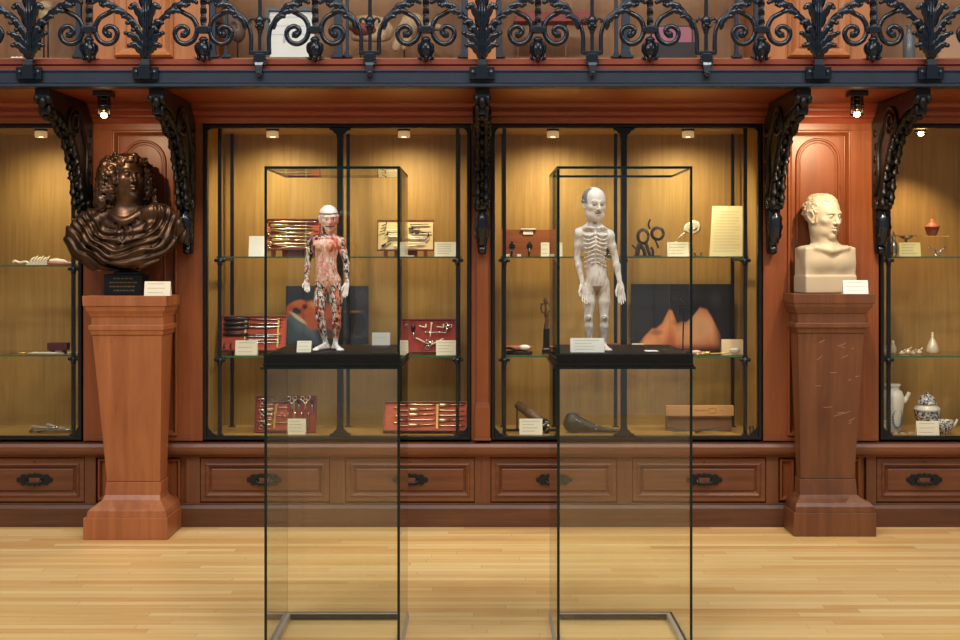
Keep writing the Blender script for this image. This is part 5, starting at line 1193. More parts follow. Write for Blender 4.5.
# printed picture panels: colour comes from the print itself
def blob(px, py, cx, cy, rx, ry, soft=.35, rot=0):
    c_, s_ = math.cos(rot), math.sin(rot); dx, dy = px-cx, py-cy
    d = np.sqrt(((dx*c_+dy*s_)/rx)**2+((-dx*s_+dy*c_)/ry)**2); return np.clip((1-d)/soft+.5, 0, 1)[..., None]
def printed(px0, px1, py0, py1, D, z, fn, label):
    x0, x1 = X(px0, D), X(px1, D); z0, z1 = z+.001, Z(py0, D); nx, ny = 110, 76
    t = thing('picture_panel', label, 'picture', ((x0+x1)/2, D, z))
    obj('board', MB().box(x0, x1, D, D+.006, z0, z1).box((x0+x1)/2-.05, (x0+x1)/2+.05, D+.006, D+.04, z, z+.01), 'frame', t)
    gx, gy = np.meshgrid(np.linspace(0, 1, nx), np.linspace(0, 1, ny)); xs = x0+.001+(x1-x0-.002)*gx; zs = z0+.001+(z1-z0-.002)*gy
    mb = MB(); mb.add([(a, D-.0008, b) for a, b in zip(xs.ravel(), zs.ravel())], [(j*nx+i, j*nx+i+1, (j+1)*nx+i+1, (j+1)*nx+i) for j in range(ny-1) for i in range(nx-1)])
    o = obj('print', mb, attrmat('printed_picture', .5, 0), t)
    col = fn(px0+(px1-px0)*gx, py1-(py1-py0)*gy).reshape(-1, 3); ca = o.data.color_attributes.new('Col', 'FLOAT_COLOR', 'POINT')
    cc = np.ones((nx*ny, 4), np.float32); cc[:, :3] = col; ca.data.foreach_set('color', cc.ravel()); return t
def art_left(x, y):
    c = lin((30, 38, 50))+0*x[..., None]
    def put(m, q, k=1.0):
        nonlocal c; m = m*k; c = c*(1-m)+lin(q)*m
    put(blob(x, y, 350, 318, 28, 40, .6), (58, 60, 74)); put(blob(x, y, 322, 334, 22, 14, .5), (50, 38, 40))
    put(blob(x, y, 291, 338, 26, 24, .2, .45), (96, 112, 120)); put(blob(x, y, 300, 344, 24, 14, .5, .4), (66, 84, 96)); put(blob(x, y, 284, 328, 10, 10, .6), (60, 80, 90))
    put(blob(x, y, 297, 304.5, 9, 4.5, .3, -.35), (214, 108, 56)); put(blob(x, y, 289, 309, 3.5, 6, .4, .4), (204, 92, 50)); put(blob(x, y, 303, 311, 4, 8, .4, .5), (190, 80, 44))
    put(blob(x, y, 314, 309, 11, 9, .3, .2), (212, 104, 54)); put(blob(x, y, 313, 320, 10, 8, .3, .6), (196, 88, 46)); put(blob(x, y, 328, 313, 9, 10, .4, .4), (186, 84, 48)); put(blob(x, y, 331, 323, 6, 6, .5), (150, 62, 40))
    put(blob(x, y, 297, 310, 4.5, 2.6, .4, .5), (44, 32, 36)); put(blob(x, y, 305, 306, 2.5, 2.5, .6), (90, 44, 34)); put(blob(x, y, 298, 317, 10, 1.8, .5, .62), (230, 204, 160)); put(blob(x, y, 316, 305, 6, 3, .8, .3), (236, 150, 96))
    put(blob(x, y, 320, 316, 4, 2, .8, .8), (120, 54, 40)); put(blob(x, y, 353, 311, 9, 1.0, .7), (176, 118, 66)); put(blob(x, y, 357, 323, 9, 11, .15), (36, 30, 36)); return c
def art_right(x, y):
    c = lin((27, 25, 30))+0*x[..., None]
    top = np.interp(x, [636, 645, 652, 656, 662, 669, 672, 677, 682, 686, 692, 700, 707, 712, 719, 728], [345, 334, 327, 327, 322, 308, 309, 322, 320, 321, 316, 306, 308, 316, 330, 348])
    m = np.clip((y-top)/2.2, 0, 1)*np.clip((x-637)/8, 0, 1)*np.clip((722-x)/10, 0, 1)*np.clip((350-y)/7, 0, 1); m = m[..., None]
    t = np.clip(1-np.abs(y-top-12)/20, 0, 1)[..., None]; skin = lin((190, 94, 56))*(1-t)+lin((240, 160, 104))*t
    h = blob(x, y, 698, 328, 16, 16, .9); skin = skin*(1-h*.7)+lin((244, 190, 140))*h*.7; dk = blob(x, y, 679, 322, 8, 3, .9); skin = skin*(1-dk*.4)+lin((120, 56, 40))*dk*.4
    ey = blob(x, y, 656, 332, 7, 2.5, .8); skin = skin*(1-ey*.5)+lin((130, 64, 44))*ey*.5
    c = c*(1-m)+skin*m; g = blob(x, y, 716, 300, 5, 8, .8)*.3; return c*(1-g)+lin((60, 66, 80))*g
printed(286, 368.5, 286, 349, 7.31, ZS2, art_left, 'dark printed panel with orange figure and grey cloth, behind the anatomical figure')
printed(631, 731, 284, 350, 7.31, ZS2, art_right, 'dark printed panel with a face in profile lying back, lower shelf')
t, q = open_case(407, 456, 319.5, 352.5, 7.12, ZS2, .28, 'open red velvet case with white-handled tools on the lower shelf', lining='pinkred', lip=.014, rail=False)
GT_ = 'white tools in the red velvet case'
for kd, a, b, c, d, m_, r_ in (('knife', .12, .80, .13, .40, 'silver', .006), ('hook', .24, .78, .38, .74, 'bone_w', .005), ('rod', .50, .88, .47, .45, 'bone_w', .005), ('hook', .60, .76, .74, .74, 'bone_w', .005), ('scissors', .84, .80, .78, .55, 'silver', .004), ('rod', .36, .60, .88, .58, 'silver', .004),
        ('hook', .18, .42, .44, .24, 'bone_w', .005), ('hook', .74, .40, .52, .24, 'bone_w', .005), ('scissors', .42, .22, .60, .24, 'silver', .005), ('rod', .30, .34, .31, .12, 'brass', .004), ('rod', .62, .32, .61, .10, 'brass', .004)):
    tool(q, kd, a, b, c, d, 'dark-handled tool upright at the left of the red velvet case' if kd == 'knife' else 'small pale tool fixed inside the red velvet case', None if kd == 'knife' else GT_, mat=m_, r=r_)
card_s(436, 457, 342.5, 357, 7.0, ZS2, 'cream card at the right end of the lower shelf, by the red velvet case', 'card', 4)
card_s(398, 408, 343, 357, 7.0, ZS2, 'cream card left of the red velvet case, half hidden by the left vitrine', 'card', 2)
# cabinet floor, left case
t, q = open_case(254.5, 316, 396.5, 432.5, 7.02, ZF, .2, 'upright red-lined case full of small steel tools on the cabinet floor', lining='pinkred', lip=.014, rail=(.26, .62))
rr = random.Random(4)
for i in range(9): tool(q, ('rod', 'scissors', 'hook')[i % 3], .04+(i % 3)*.07, .9-.1*i, .25+(i % 2)*.03, .9-.1*i, 'small steel tool in the left half of the upright case on the cabinet floor', 'small tools in the left half of the floor case', mat='silver', r=.0045)
for i in range(12):
    u_ = .32+.055*i; tool(q, ('rod', 'scissors', 'rod', 'knife')[i % 4], u_, .92 if i % 2 else .55, u_+.01, .58 if i % 2 else .12, 'upright steel tool in the right half of the upright case on the cabinet floor', 'upright tools in the floor case', mat=('silver', 'gold')[i % 3 == 0], r=.005)
card_s(286.5, 305.5, 422.5, 438, 6.96, ZF, 'cream card in front of the upright case on the cabinet floor', 'card', 4)
t, q = open_case(383, 467, 407.5, 434.5, 6.99, ZF, .75, 'long open red-lined case of gilt blades lying tilted on the cabinet floor', lip=.016, rail=(.26, .63))
for i, (u0, u1, v_) in enumerate(((.30, .62, .90), (.66, .97, .88), (.12, .26, .80), (.30, .62, .72), (.66, .97, .70), (.30, .62, .55), (.66, .97, .53), (.14, .26, .50), (.30, .62, .38), (.66, .97, .36), (.12, .26, .28), (.30, .62, .20), (.66, .97, .18))):
    tool(q, 'knife' if i % 2 else 'rod', u0, v_, u1, v_+.03*(i % 2), 'short gilt blade lying in the long tilted case on the cabinet floor', 'gilt blades in the long tilted case', hm='gold', r=.0058)

# ---------------------------------------------------------------- right-hand case, upper shelf
t = thing('specimen_plaque', 'reddish wooden plaque with two dark round-headed tools on the upper shelf', 'plaque', (X(526, 7.2), 7.2, ZS1))
x0, x1 = X(501.5, 7.2), X(551, 7.2); zt_ = Z(229.5, 7.2)
obj('board', MB().box(x0, x1, 7.2, 7.215, ZS1, zt_), wood('plaque_wood', (132, 74, 42), (164, 98, 56), 'x', 20), t, .001)
mb = MB().box(X(523, 7.2), X(533, 7.2), 7.196, 7.2, Z(234.5, 7.2), Z(230.5, 7.2)); mb.box(X(521, 7.2), X(536, 7.2), 7.19, 7.21, zt_, zt_+.006); obj('label', mb, 'white', t)
for px in (512, 529.5):
    c = P(px, 246.5, 7.17); mb = MB(); mb.tube([(c.x+math.cos(a)*.013, c.y, c.z+math.sin(a)*.015) for a in [k*.5 for k in range(14)]], .006, 8); mb.ell(c, (.012, .006, .012), 10); mb.tube([(c.x, c.y, c.z-.014), (c.x-.004, c.y-.008, ZS1)], [.007, .005], 8)
    mb.ell((c.x, c.y, c.z+.024), (.008, .006, .005), 8)
    single('round_headed_tool', mb, 'black', 'black round-headed tool in front of the plaque, %s' % ('the left one' if px < 520 else 'the right one'), 'tool', 'round-headed tools before the plaque')
for px in (505.5, 517): single('small_label', MB().box(X(px, 7.1), X(px+4, 7.1), 7.1, 7.102, ZS1, ZS1+.014), 'white', 'tiny white tag beside the left round-headed tool, on its %s side' % ('left' if px < 510 else 'right'), 'label')
card_s(541, 549.5, 242, 256, 7.05, ZS1, 'narrow cream card on the upper shelf at the right end of the wooden plaque', 'card', 3)
card_s(557, 562.5, 242, 256, 7.05, ZS1, 'narrow cream card on the upper shelf just inside the left edge of the right vitrine', 'card', 2)
mb = MB(); c = P(607, 248, 7.1); mb.ell((c.x, c.y, c.z), (.02, .02, .034), 12); mb.lathe([(.03, ZS1), (.03, ZS1+.008), (.012, ZS1+.02)], (c.x, c.y, 0), 16); mb.ell((c.x+.004, c.y, c.z+.04), (.012, .012, .016), 10)
single('dark_statuette', mb, 'black', 'small dark rounded object half hidden behind the white carved figure', 'ornament')
# coiled dark instrument
mb = MB(); D = 7.1
for cx_, cy_, rx, rz, a0 in ((643, 236.5, 5.6, 7.2, .4), (657.5, 233.5, 6.2, 6.2, 0)):
    c = P(cx_, cy_, D); k = D/F
    for e, r_ in ((1.0, .0075), (.82, .005)):
        mb.tube([(c.x+math.cos(a)*rx*k*e, D-.01*(e < 1), c.z+math.sin(a)*rz*k*e) for a in [j*.35 for j in range(19)]], r_, 8)
for pts, r_ in (([(650, 229), (648.5, 224), (650.5, 219)], .006), ([(655, 239), (657, 244), (658.5, 248)], .006), ([(632, 245), (636, 249), (638.5, 252)], .005), ([(640, 243), (638, 249), (637, 255.5)], .014), ([(646, 243), (648, 249), (650, 255.5)], .010), ([(641, 246), (644, 250), (645, 255.5)], .012), ([(651, 247), (653, 251), (653, 255.5)], .008)):
    mb.tube(catmull([P(a, b, D) for a, b in pts], 4), r_, 8)
mb.box(X(634, D), X(660, D), D-.03, D+.03, ZS1, ZS1+.006)
single('coiled_instrument', mb, plain('dark_brown_leather', (58, 42, 36), .5, noise=.4, nscale=50), 'dark brown coiled instrument with two rings on the upper shelf', 'instrument')
card_s(667.5, 689, 241.5, 256, 7.05, ZS1, 'cream card on the upper shelf right of the coiled brown instrument', 'card', 4)
mb = MB(); D = 7.15; pts = [P(676, 241, D), P(681, 236, D), P(686, 231, D)]; mb.tube(pts, .004, 6)
mb.leaf([P(685, 232, D), P(690, 226, D), P(697, 225.5, D), P(700, 224.5, D)], .030, (0, -1, 0), .006, 3); mb.leaf([P(686, 231, D), P(691, 232, D), P(697, 230.5, D), P(699, 227, D)], .018, (0, -1, 0), .006, 3)
c = P(676, 250, D); mb.tube([(pts[0].x, D, ZS1), tuple(pts[0])], .0035, 6); mb.lathe([(.018, ZS1), (.018, ZS1+.006)], (pts[0].x, D, 0), 14)
single('bone_flower', mb, 'bone_w', 'white flower-shaped bone piece on a thin slanting stem on the upper shelf', 'specimen')
mb = MB(); 
for px, py, r_ in ((692, 249, .010), (695, 253, .008), (701, 253, .006)): c = P(px, py, 7.05); mb.tube([(c.x, c.y, ZS1), tuple(c)], .004, 6); mb.ell(c, r_, 8)
mb.box(X(689, 7.05), X(703, 7.05), 7.04, 7.06, ZS1, ZS1+.004); single('tiny_brown_stand', mb, plain('brown_knobs', (120, 90, 50), .5), 'tiny brown knobbed stand left of the tall cream document', 'stand')
D = 7.12; t = thing('document_panel', 'tall cream document panel standing at the right end of the upper shelf', 'document', (X(726, D), D, ZS1))
mb = MB(); a = [P(709.5, 254.5, D), P(742.5, 254.5, D), P(742.5, 206, D+.05), P(712.5, 206, D+.05)]; a[0].z = a[1].z = ZS1+.001
mb.add([tuple(p) for p in a]+[tuple(p+Vector((0, .006, 0))) for p in a], [(0, 1, 2, 3), (7, 6, 5, 4), (0, 4, 5, 1), (1, 5, 6, 2), (2, 6, 7, 3), (3, 7, 4, 0)]); obj('sheet', mb, plain('pale_document', (236, 226, 178), .8), t)
mb = MB()
for i in range(14):
    v_ = .10+.06*i; p0, p1 = a[0].lerp(a[3], v_), a[1].lerp(a[2], v_); l, r_ = p0.lerp(p1, .10), p0.lerp(p1, .9-.12*(i % 3 == 0)); o_ = Vector((0, -.0008, 0)); h_ = Vector((0, 0, .0022))
    mb.add([l+o_, r_+o_, r_+o_+h_, l+o_+h_], [(0, 1, 2, 3)])
obj('written_lines', mb, plain('faint_ink', (196, 186, 140), .8), t); obj('backing_strut', MB().box(X(724, D), X(728, D), D+.045, D+.09, ZS1, ZS1+.2), 'card', t)
# ---------------------------------------------------------------- right-hand case, lower shelf
D = 7.05; c = P(519, 350, D); t = thing('oval_dish', 'shiny oval pink and white dish on a dark base on the lower shelf', 'dish', (c.x, D, ZS2))
obj('base', MB().lathe([(.075, ZS2), (.078, ZS2+.014), (.070, ZS2+.02)], (c.x, D, 0), 28, sy=.5), 'black', t)
obj('dish', MB().lathe([(.03, ZS2+.0205), (.066, ZS2+.030), (.080, ZS2+.046), (.074, ZS2+.047), (.05, ZS2+.036)], (c.x, D, 0), 28, sy=.55), plain('pink_porcelain', (206, 120, 106), .2, noise=.3), t)
obj('pale_centre', MB().ell((c.x+.03, D-.03, ZS2+.042), (.032, .016, .014), 16), 'white', t); obj('dark_lip', MB().tube(catmull([(c.x-.076, D-.02, ZS2+.034), (c.x-.05, D-.044, ZS2+.040), (c.x-.02, D-.05, ZS2+.030)], 4), .005, 6), 'black', t)
D = 7.1; x = X(546.5, D); t = thing('small_figure_on_column', 'slender dark figurine on a tall black column on the lower shelf', 'figurine', (x, D, ZS2))
obj('column', MB().loft([(ZS2, x-.026, x+.026, D-.025, D+.025), (Z(349, D), x-.026, x+.026, D-.025, D+.025), (Z(348, D), x-.020, x+.020, D-.02, D+.02), (Z(328, D), x-.017, x+.017, D-.018, D+.018)]), 'black', t, .002)
v = Vol((x-.05, D-.05, Z(328, D)), (x+.06, D+.05, Z(294, D)), .0022); k = D/F
p_ = lambda px, py, dy=0: (X(px, D), D+dy, Z(py, D))
v.path([p_(546, 328), p_(547, 320), p_(546, 312)], [.013, .009, .010], .006); v.ell(p_(546.5, 315), (.013, .010, .016), None, .006); v.ell(p_(545.5, 300.5), (.013, .013, .016), None, .004); v.cap(p_(546, 310), p_(545.5, 304), .008, .006, k=.005)
v.path([p_(549, 312), p_(552, 308), p_(549, 305)], .004, .004); v.path([p_(543, 313), p_(541, 309), p_(542, 305)], .004, .004); v.cap(p_(540.5, 304), p_(550, 303), .0045, .0045, k=.004)
sculpt('figurine', v, plain('bronze_brown', (92, 66, 52), .4, noise=.4, nscale=60), t)
D = 7.1; x = X(600, D); single('red_book', MB().box(X(590, D), X(621, D), D, D+.06, ZS2, ZS2+.055), plain('dull_red_leather', (120, 58, 52), .6), 'low dull red box behind the knees of the white carved figure', 'box', None, .003)
D = 7.15; c = P(675, 297, D); t = thing('magnifier', 'round magnifying lens on a dark stand in front of the face panel', 'magnifier', (c.x, D, ZS2))
obj('lens_ring', MB().tube([(c.x+math.cos(a)*.026, D, c.z+math.sin(a)*.026) for a in [j*.3 for j in range(22)]], .0035, 6), 'frame', t)
obj('lens', MB().lathe([(.0255, -.001), (.0255, .001)], c, 20, R=Matrix.Rotation(math.pi/2, 3, 'X')), 'case_glass', t)
mb = MB().tube([(c.x+.03, D, c.z-.01), (c.x+.05, D, c.z-.04), (c.x+.045, D, ZS2)], .004, 6); mb.box(c.x+.0, c.x+.085, D-.03, D+.03, ZS2, ZS2+.012); mb.box(c.x-.01, c.x+.07, D-.006, D+.006, c.z-.052, c.z-.045); mb.box(c.x+.02, c.x+.06, D-.015, D+.015, c.z-.10, c.z-.06); obj('stand', mb, 'frame', t)
card_s(632, 644, 343.5, 353.5, 7.1, ZS2, 'cream card beside the face panel, left of the small white card', 'card', 0)
D = 7.02; mb = MB(); mb.ell((X(696, D), D, ZS2+.014), (.030, .02, .013), 14); mb.ell((X(703, D), D-.01, ZS2+.010), (.014, .012, .009), 10); single('pink_shell', mb, plain('pale_pink_shell', (214, 176, 166), .3), 'pale pink shell lying on the lower shelf right of the right vitrine', 'shell')
mb = MB().tube(catmull([(X(694, D), D-.05, ZS2+.005), (X(706, D), D-.045, ZS2+.009), (X(722, D), D-.04, ZS2+.011), (X(728, D), D-.04, ZS2+.016)], 4), .0045, 8); mb.ell((X(706, D), D-.045, ZS2+.012), (.02, .014, .011), 10); single('long_thin_instrument', mb, 'brass', 'long thin brass instrument lying along the lower shelf', 'instrument')
o = card_s(722, 743.5, 341, 356.5, 7.0, ZS2, 'illustrated card with a grey drawing at the right end of the lower shelf', plain('tan_card', (216, 188, 148), .8), 0)
mb = MB().ell((X(735, 6.97), 6.972, ZS2+.026), (.032, .006, .016), 14); mb.tube([(X(723, 6.97), 6.97, ZS2+.008), (X(731, 6.97), 6.97, ZS2+.020)], .003, 6); single('grey_spoon', mb, 'steel', 'grey oval-headed spoon lying against the illustrated card', 'spoon')
# ---------------------------------------------------------------- right-hand case, floor
D = 7.02; a, b = P(517, 404, D+.08), P(547, 430, D+.0); b.z = ZF+.038; mb = MB(); L = lambda t_: tuple(a.lerp(b, t_))
mb.tube([L(0), L(.02), L(.35), L(.36), L(.95)], [.020, .024, .026, .029, .030], 20, 0); mb.tube([L(-.01), L(.03)], .019, 16, 1); mb.tube([L(.85), L(1.0), L(1.04)], [.033, .034, .030], 20, 1)
t = thing('spyglass', 'brown leather-covered tube leaning on the cabinet floor behind a cream card', 'tube', (b.x, b.y, ZF)); obj('barrel', mb, [plain('brown_leather_tube', (104, 76, 56), .4, noise=.3, nscale=30), 'black'], t)
mb = MB(); mb.ell((b.x-.0, b.y-.02, ZF+.02), (.02, .02, .02), 12); mb.ell((b.x+.005, b.y-.03, ZF+.045), (.012, .012, .012), 8, 1); mb.ell((b.x-.02, b.y-.03, ZF+.05), (.008, .008, .008), 8, 1); mb.box(a.x-.004, a.x+.004, a.y-.004, a.y+.004, ZF, a.z-.02); mb.box(a.x-.08, a.x+.02, a.y-.01, a.y+.01, ZF, ZF+.012); obj('stand', mb, ['black', 'silver'], t)
card_s(519.5, 542.5, 423, 438.5, 6.96, ZF, 'cream card on the cabinet floor in front of the leaning leather tube', 'card', 4)
D = 7.03; v = Vol((X(558, D), D-.09, ZF+.0), (X(628, D), D+.09, ZF+.15), .004); p_ = lambda px, py, dy=0: (X(px, D), D+dy, Z(py, D))
v.ell((X(573, D), D, ZF+.053), (.056, .048, .052), None, .01); v.path([(X(576, D), D, ZF+.052), (X(588, D), D-.01, ZF+.036), (X(600, D), D-.02, ZF+.022), (X(622, D), D-.03, ZF+.010)], [.044, .020, .007], .01); v.ell((X(572, D), D, ZF+.10), (.03, .022, .012), None, .02)
t = thing('leather_powder_bag', 'black leather bag tapering into a long neck on the cabinet floor', 'bag', (X(580, D), D, ZF)); sculpt('bag', v, plain('black_leather', (40, 36, 36), .45, noise=.3, nscale=60, bump=.4), t)
mb = MB()
for px, py in ((577, 420), (580, 422), (585, 425), (588, 426.5), (591, 427.5), (596, 429), (573, 418), (596.5, 426)): c = P(px, py, D-.045); mb.ell((c.x, D-.038, c.z), .005, 8)
obj('beads', mb, 'silver', t)
D = 7.08; x0, x1 = X(666, D), X(733.5, D); t = thing('wooden_sign_board', 'light wooden board with faint carving raised above dark tools on the cabinet floor', 'board', ((x0+x1)/2, D, ZF))
obj('board', MB().box(x0, x1, D-.01, D+.02, Z(415.5, D), Z(405.5, D)), wood('light_board', (196, 140, 84), (220, 166, 104), 'x', 16), t, .001)
mb = MB().tube([(X(712+4.2*math.cos(a), D), D-.0115, Z(410.5+2.6*math.sin(a), D)) for a in [j*.4 for j in range(17)]], .0012, 4)
for q0, q1 in ((694, 699), (700, 706), (719, 722)): mb.tube([(X(q0, D), D-.0115, Z(410.5, D)), (X((q0+q1)/2, D), D-.0115, Z(409.8, D)), (X(q1, D), D-.0115, Z(410.8, D))], .0011, 4)
obj('carving', mb, 'mahog', t); obj('back_tray', MB().box(x0+.01, x1-.005, D+.02, D+.1, ZF, Z(418, D)), plain('brown_tray', (132, 92, 62), .6), t, .002)
for i, (q0, q1, p0, p1) in enumerate(((673, 711, 431, 429), (695, 722, 433.5, 427), (668, 700, 427.5, 432), (700, 731, 430, 434))):
    D2 = 6.97+.02*i; a, b = P(q0, p0, D2), P(q1, p1, D2); a.z = max(a.z, ZF+.008); b.z = max(b.z, ZF+.008); mb = MB().tube([a, a.lerp(b, .3), a.lerp(b, .5), b], [.007, .008, .004, .003], 8, sq=.6)
    single('dark_tool', mb, plain('dark_steel', (70, 72, 74), .4, .6), ('dark steel tool lying leftmost-front below the wooden board, nearly level', 'dark steel tool crossing the others, rising to the right below the wooden board', 'dark steel tool at the left below the wooden board, mostly behind the vitrine', 'dark steel tool furthest right below the wooden board')[i], 'tool', 'dark tools below the wooden board')
for q_ in (750, 753.5): c = P(q_, 427, 7.0); mb = MB().ell((c.x, c.y, ZF+.035), .008, 10); mb.tube([(c.x, c.y, ZF), (c.x, c.y, ZF+.03)], .004, 8); single('black_knob', mb, 'black', 'tiny black knob at the right corner of the cabinet floor, the %s of two' % ('left' if q_ < 752 else 'right'), 'knob', 'black knobs')

# ---------------------------------------------------------------- far left case
D = 7.0; t = thing('bone_saw_model', 'white comb-like bone piece with raised teeth on the upper shelf at far left', 'specimen', (X(38, D), D, ZL1))
mb = MB().prism([(X(27, D), ZL1), (X(48, D), ZL1), (X(48, D), ZL1+.022), (X(30, D), ZL1+.018)], 'y', D-.02, D+.02)
for i in range(6): x = X(31+i*3, D); mb.tube([(x, D-.015, ZL1+.015), (x+.012, D-.01, ZL1+.035), (x+.022, D, ZL1+.045+.006*(i % 2))], [.007, .005, .002], 6)
mb.tube(catmull([(X(13, D), D, ZL1+.012), (X(15, D), D, ZL1+.022), (X(20, D), D, ZL1+.012), (X(25, D), D, ZL1+.018), (X(29, D), D, ZL1+.010)], 4), .007, 8); obj('body', mb, 'bone_w', t)
t = thing('white_handled_tool', 'white tapering tool with a reddish end on the upper shelf at far left', 'tool', (X(62, D), D, ZL1))
obj('shaft', MB().tube([(X(50, D), D, ZL1+.018), (X(56, D), D, ZL1+.020), (X(64, D), D, ZL1+.016), (X(68, D), D, ZL1+.012), (X(80, D), D, ZL1+.010)], [.014, .017, .014, .006, .004], 10), 'bone_w', t)
obj('tip', MB().tube([(X(50, D), D-.02, ZL1+.007), (X(72, D), D-.02, ZL1+.005)], .005, 8), 'red', t)
single('burgundy_box', MB().box(X(47, D), X(66.5, D), D, D+.06, Z(350.5, D), Z(343, D)).box(X(49, D), X(52, D), D+.01, D+.05, ZL2, Z(350.5, D)).box(X(61, D), X(64, D), D+.01, D+.05, ZL2, Z(350.5, D)), plain('burgundy_leather', (84, 30, 36), .5), 'small burgundy box on feet on the lower shelf at far left', 'box', None, .002)
mb = MB().tube([(X(28, 6.97), 6.97, ZL2+.006), (X(34, 6.97), 6.97, ZL2+.008), (X(50, 6.97), 6.97, ZL2+.007), (X(64, 6.97), 6.97, ZL2+.005)], [.004, .006, .007, .004], 8); single('thin_white_tool', mb, 'bone_w', 'thin white tool lying in front of the burgundy box', 'tool')
mb = MB().tube([(X(10, D), D, ZL2+.005), (X(31, D), D+.02, ZL2+.006)], [.003, .004], 6); single('thin_brass_rod', mb, 'brass', 'thin brass rod at the left end of the lower shelf, far left cabinet', 'rod')
mb = MB().tube(catmull([(X(68, D), D, ZL2+.005), (X(73, D), D, ZL2+.012), (X(78, D), D, ZL2+.009)], 4), .005, 8); single('small_bone_piece', mb, 'bone_w', 'small curved bone piece right of the burgundy box', 'bone')
for i, (a, b, ha, hb, m_) in enumerate((((31, 431), (58, 423), .014, .037, 'silver'), ((38, 434), (73, 430), .012, .020, 'silver'), ((33, 427), (66, 431), .030, .016, 'steel'), ((48, 424), (70, 433), .036, .014, 'steel'))):
    D2 = 7.0+.03*i; p, q_ = Vector((X(a[0], D2), D2, ZF+ha)), Vector((X(b[0], D2), D2-.02, ZF+hb)); mb = MB().tube([p, p.lerp(q_, .2), p.lerp(q_, .5), p.lerp(q_, .8), q_], [.011, .006, .008, .005, .009], 8); mb.ell(q_, (.014, .012, .010), 10); mb.ell(p, (.012, .010, .010), 10)
    single('metal_forceps', mb, m_, ('steel forceps rising to the right, front of the heap on the far left cabinet floor', 'steel forceps lying level, longest of the heap on the far left cabinet floor', 'dull steel tool falling to the right in the heap at far left', 'dull steel tool at the back right of the heap, far left cabinet floor')[i], 'forceps', 'forceps on the far left cabinet floor')
# ---------------------------------------------------------------- far right case
silver_prof = [(.016, 0), (.018, .01), (.022, .02), (.024, .045), (.018, .07), (.011, .085), (.011, .105), (.016, .108), (.013, .12), (.004, .128), (.005, .138), (.001, .142)]
D = 7.05
single('pewter_flask', MB().lathe([(r_*.95, z*.98+ZS1) for r_, z in [(.022, 0), (.023, .02), (.023, .09), (.014, .105), (.016, .115), (.006, .125), (.005, .14), (.001, .142)]], (X(886.3, D), D, 0), 20), plain('pewter', (96, 98, 100), .3, .8), 'dark straight pewter flask at the left end of the shelf, far right cabinet', 'flask')
single('silver_flask', MB().lathe([(r_, z+ZS1) for r_, z in silver_prof], (X(893.5, D), D, 0), 20), 'silver', 'silver pear-shaped flask beside the darker flask, far right cabinet', 'flask')
t = thing('small_silver_bowl', 'small shallow silver bowl on a stand behind a yellow card', 'bowl', (X(906, D+.1), D+.1, ZS1)); zz = Z(240, D+.1)
obj('bowl', MB().lathe([(.01, zz), (.03, zz+.010), (.046, zz+.026), (.043, zz+.027), (.02, zz+.014)], (X(906, D+.1), D+.1, 0), 24), 'silver', t); obj('stand', MB().lathe([(.03, ZS1), (.03, ZS1+.006), (.008, ZS1+.012), (.008, zz)], (X(906, D+.1), D+.1, 0), 16), 'steel', t)
for s in (-1, 1): obj('handle', MB().tube([(X(906, D+.1)+s*.044, D+.1, zz+.024), (X(906, D+.1)+s*.056, D+.1, zz+.028), (X(906, D+.1)+s*.062, D+.1, zz+.022)], .004, 6), 'silver', t)
card_s(899.5, 921, 240, 254, 7.0, ZS1, 'pale yellow card on the upper shelf of the far right cabinet', plain('yellow_card', (238, 228, 160), .8), 4)
D = 7.1; zz = Z(236, D); xx = X(932, D); t = thing('glass_riser', 'small clear glass riser table carrying the terracotta pot', 'riser', (xx, D, ZS1))
obj('top', MB().box(X(919, D), X(945, D), D-.06, D+.06, zz-.004, zz), 'case_glass', t); obj('edge', MB().box(X(919, D), X(945, D), D-.063, D-.06, zz-.005, zz), plain('pale_edge', (226, 196, 120), .3), t)
for s in (X(919.5, D), X(944.5, D)-.003): obj('side', MB().box(s, s+.003, D-.06, D+.06, ZS1, zz-.0045), 'case_glass', t)
t = thing('terracotta_pot', 'terracotta lidded pot with a pointed lid on the glass riser', 'pot', (xx, D, zz)); terr = plain('terracotta', (182, 98, 66), .5)
obj('pot', MB().lathe([(r_, z+zz+.0005) for r_, z in ((.018, 0), (.028, .008), (.034, .030), (.038, .042))], (xx, D, 0), 24), terr, t); obj('lid', MB().lathe([(r_, z+zz) for r_, z in ((.036, .043), (.040, .046), (.042, .054), (.026, .066), (.012, .078), (.010, .088), (.005, .096))], (xx, D, 0), 24), terr, t)
D = 7.05; mb = MB().tube(catmull([P(928, 247, D), P(932, 251, D), (X(937, D), D, ZS1+.008), P(941, 250, D), P(945, 248, D)], 4), .005, 8); mb.tube([P(935, 250, D), (X(940, D), D-.02, ZS1+.004)], .005, 8); mb.ell((X(937, D), D, ZS1+.006), (.02, .012, .006), 10)
single('silver_clamp', mb, 'silver', 'small silver clamp with raised arms under the glass riser', 'clamp')
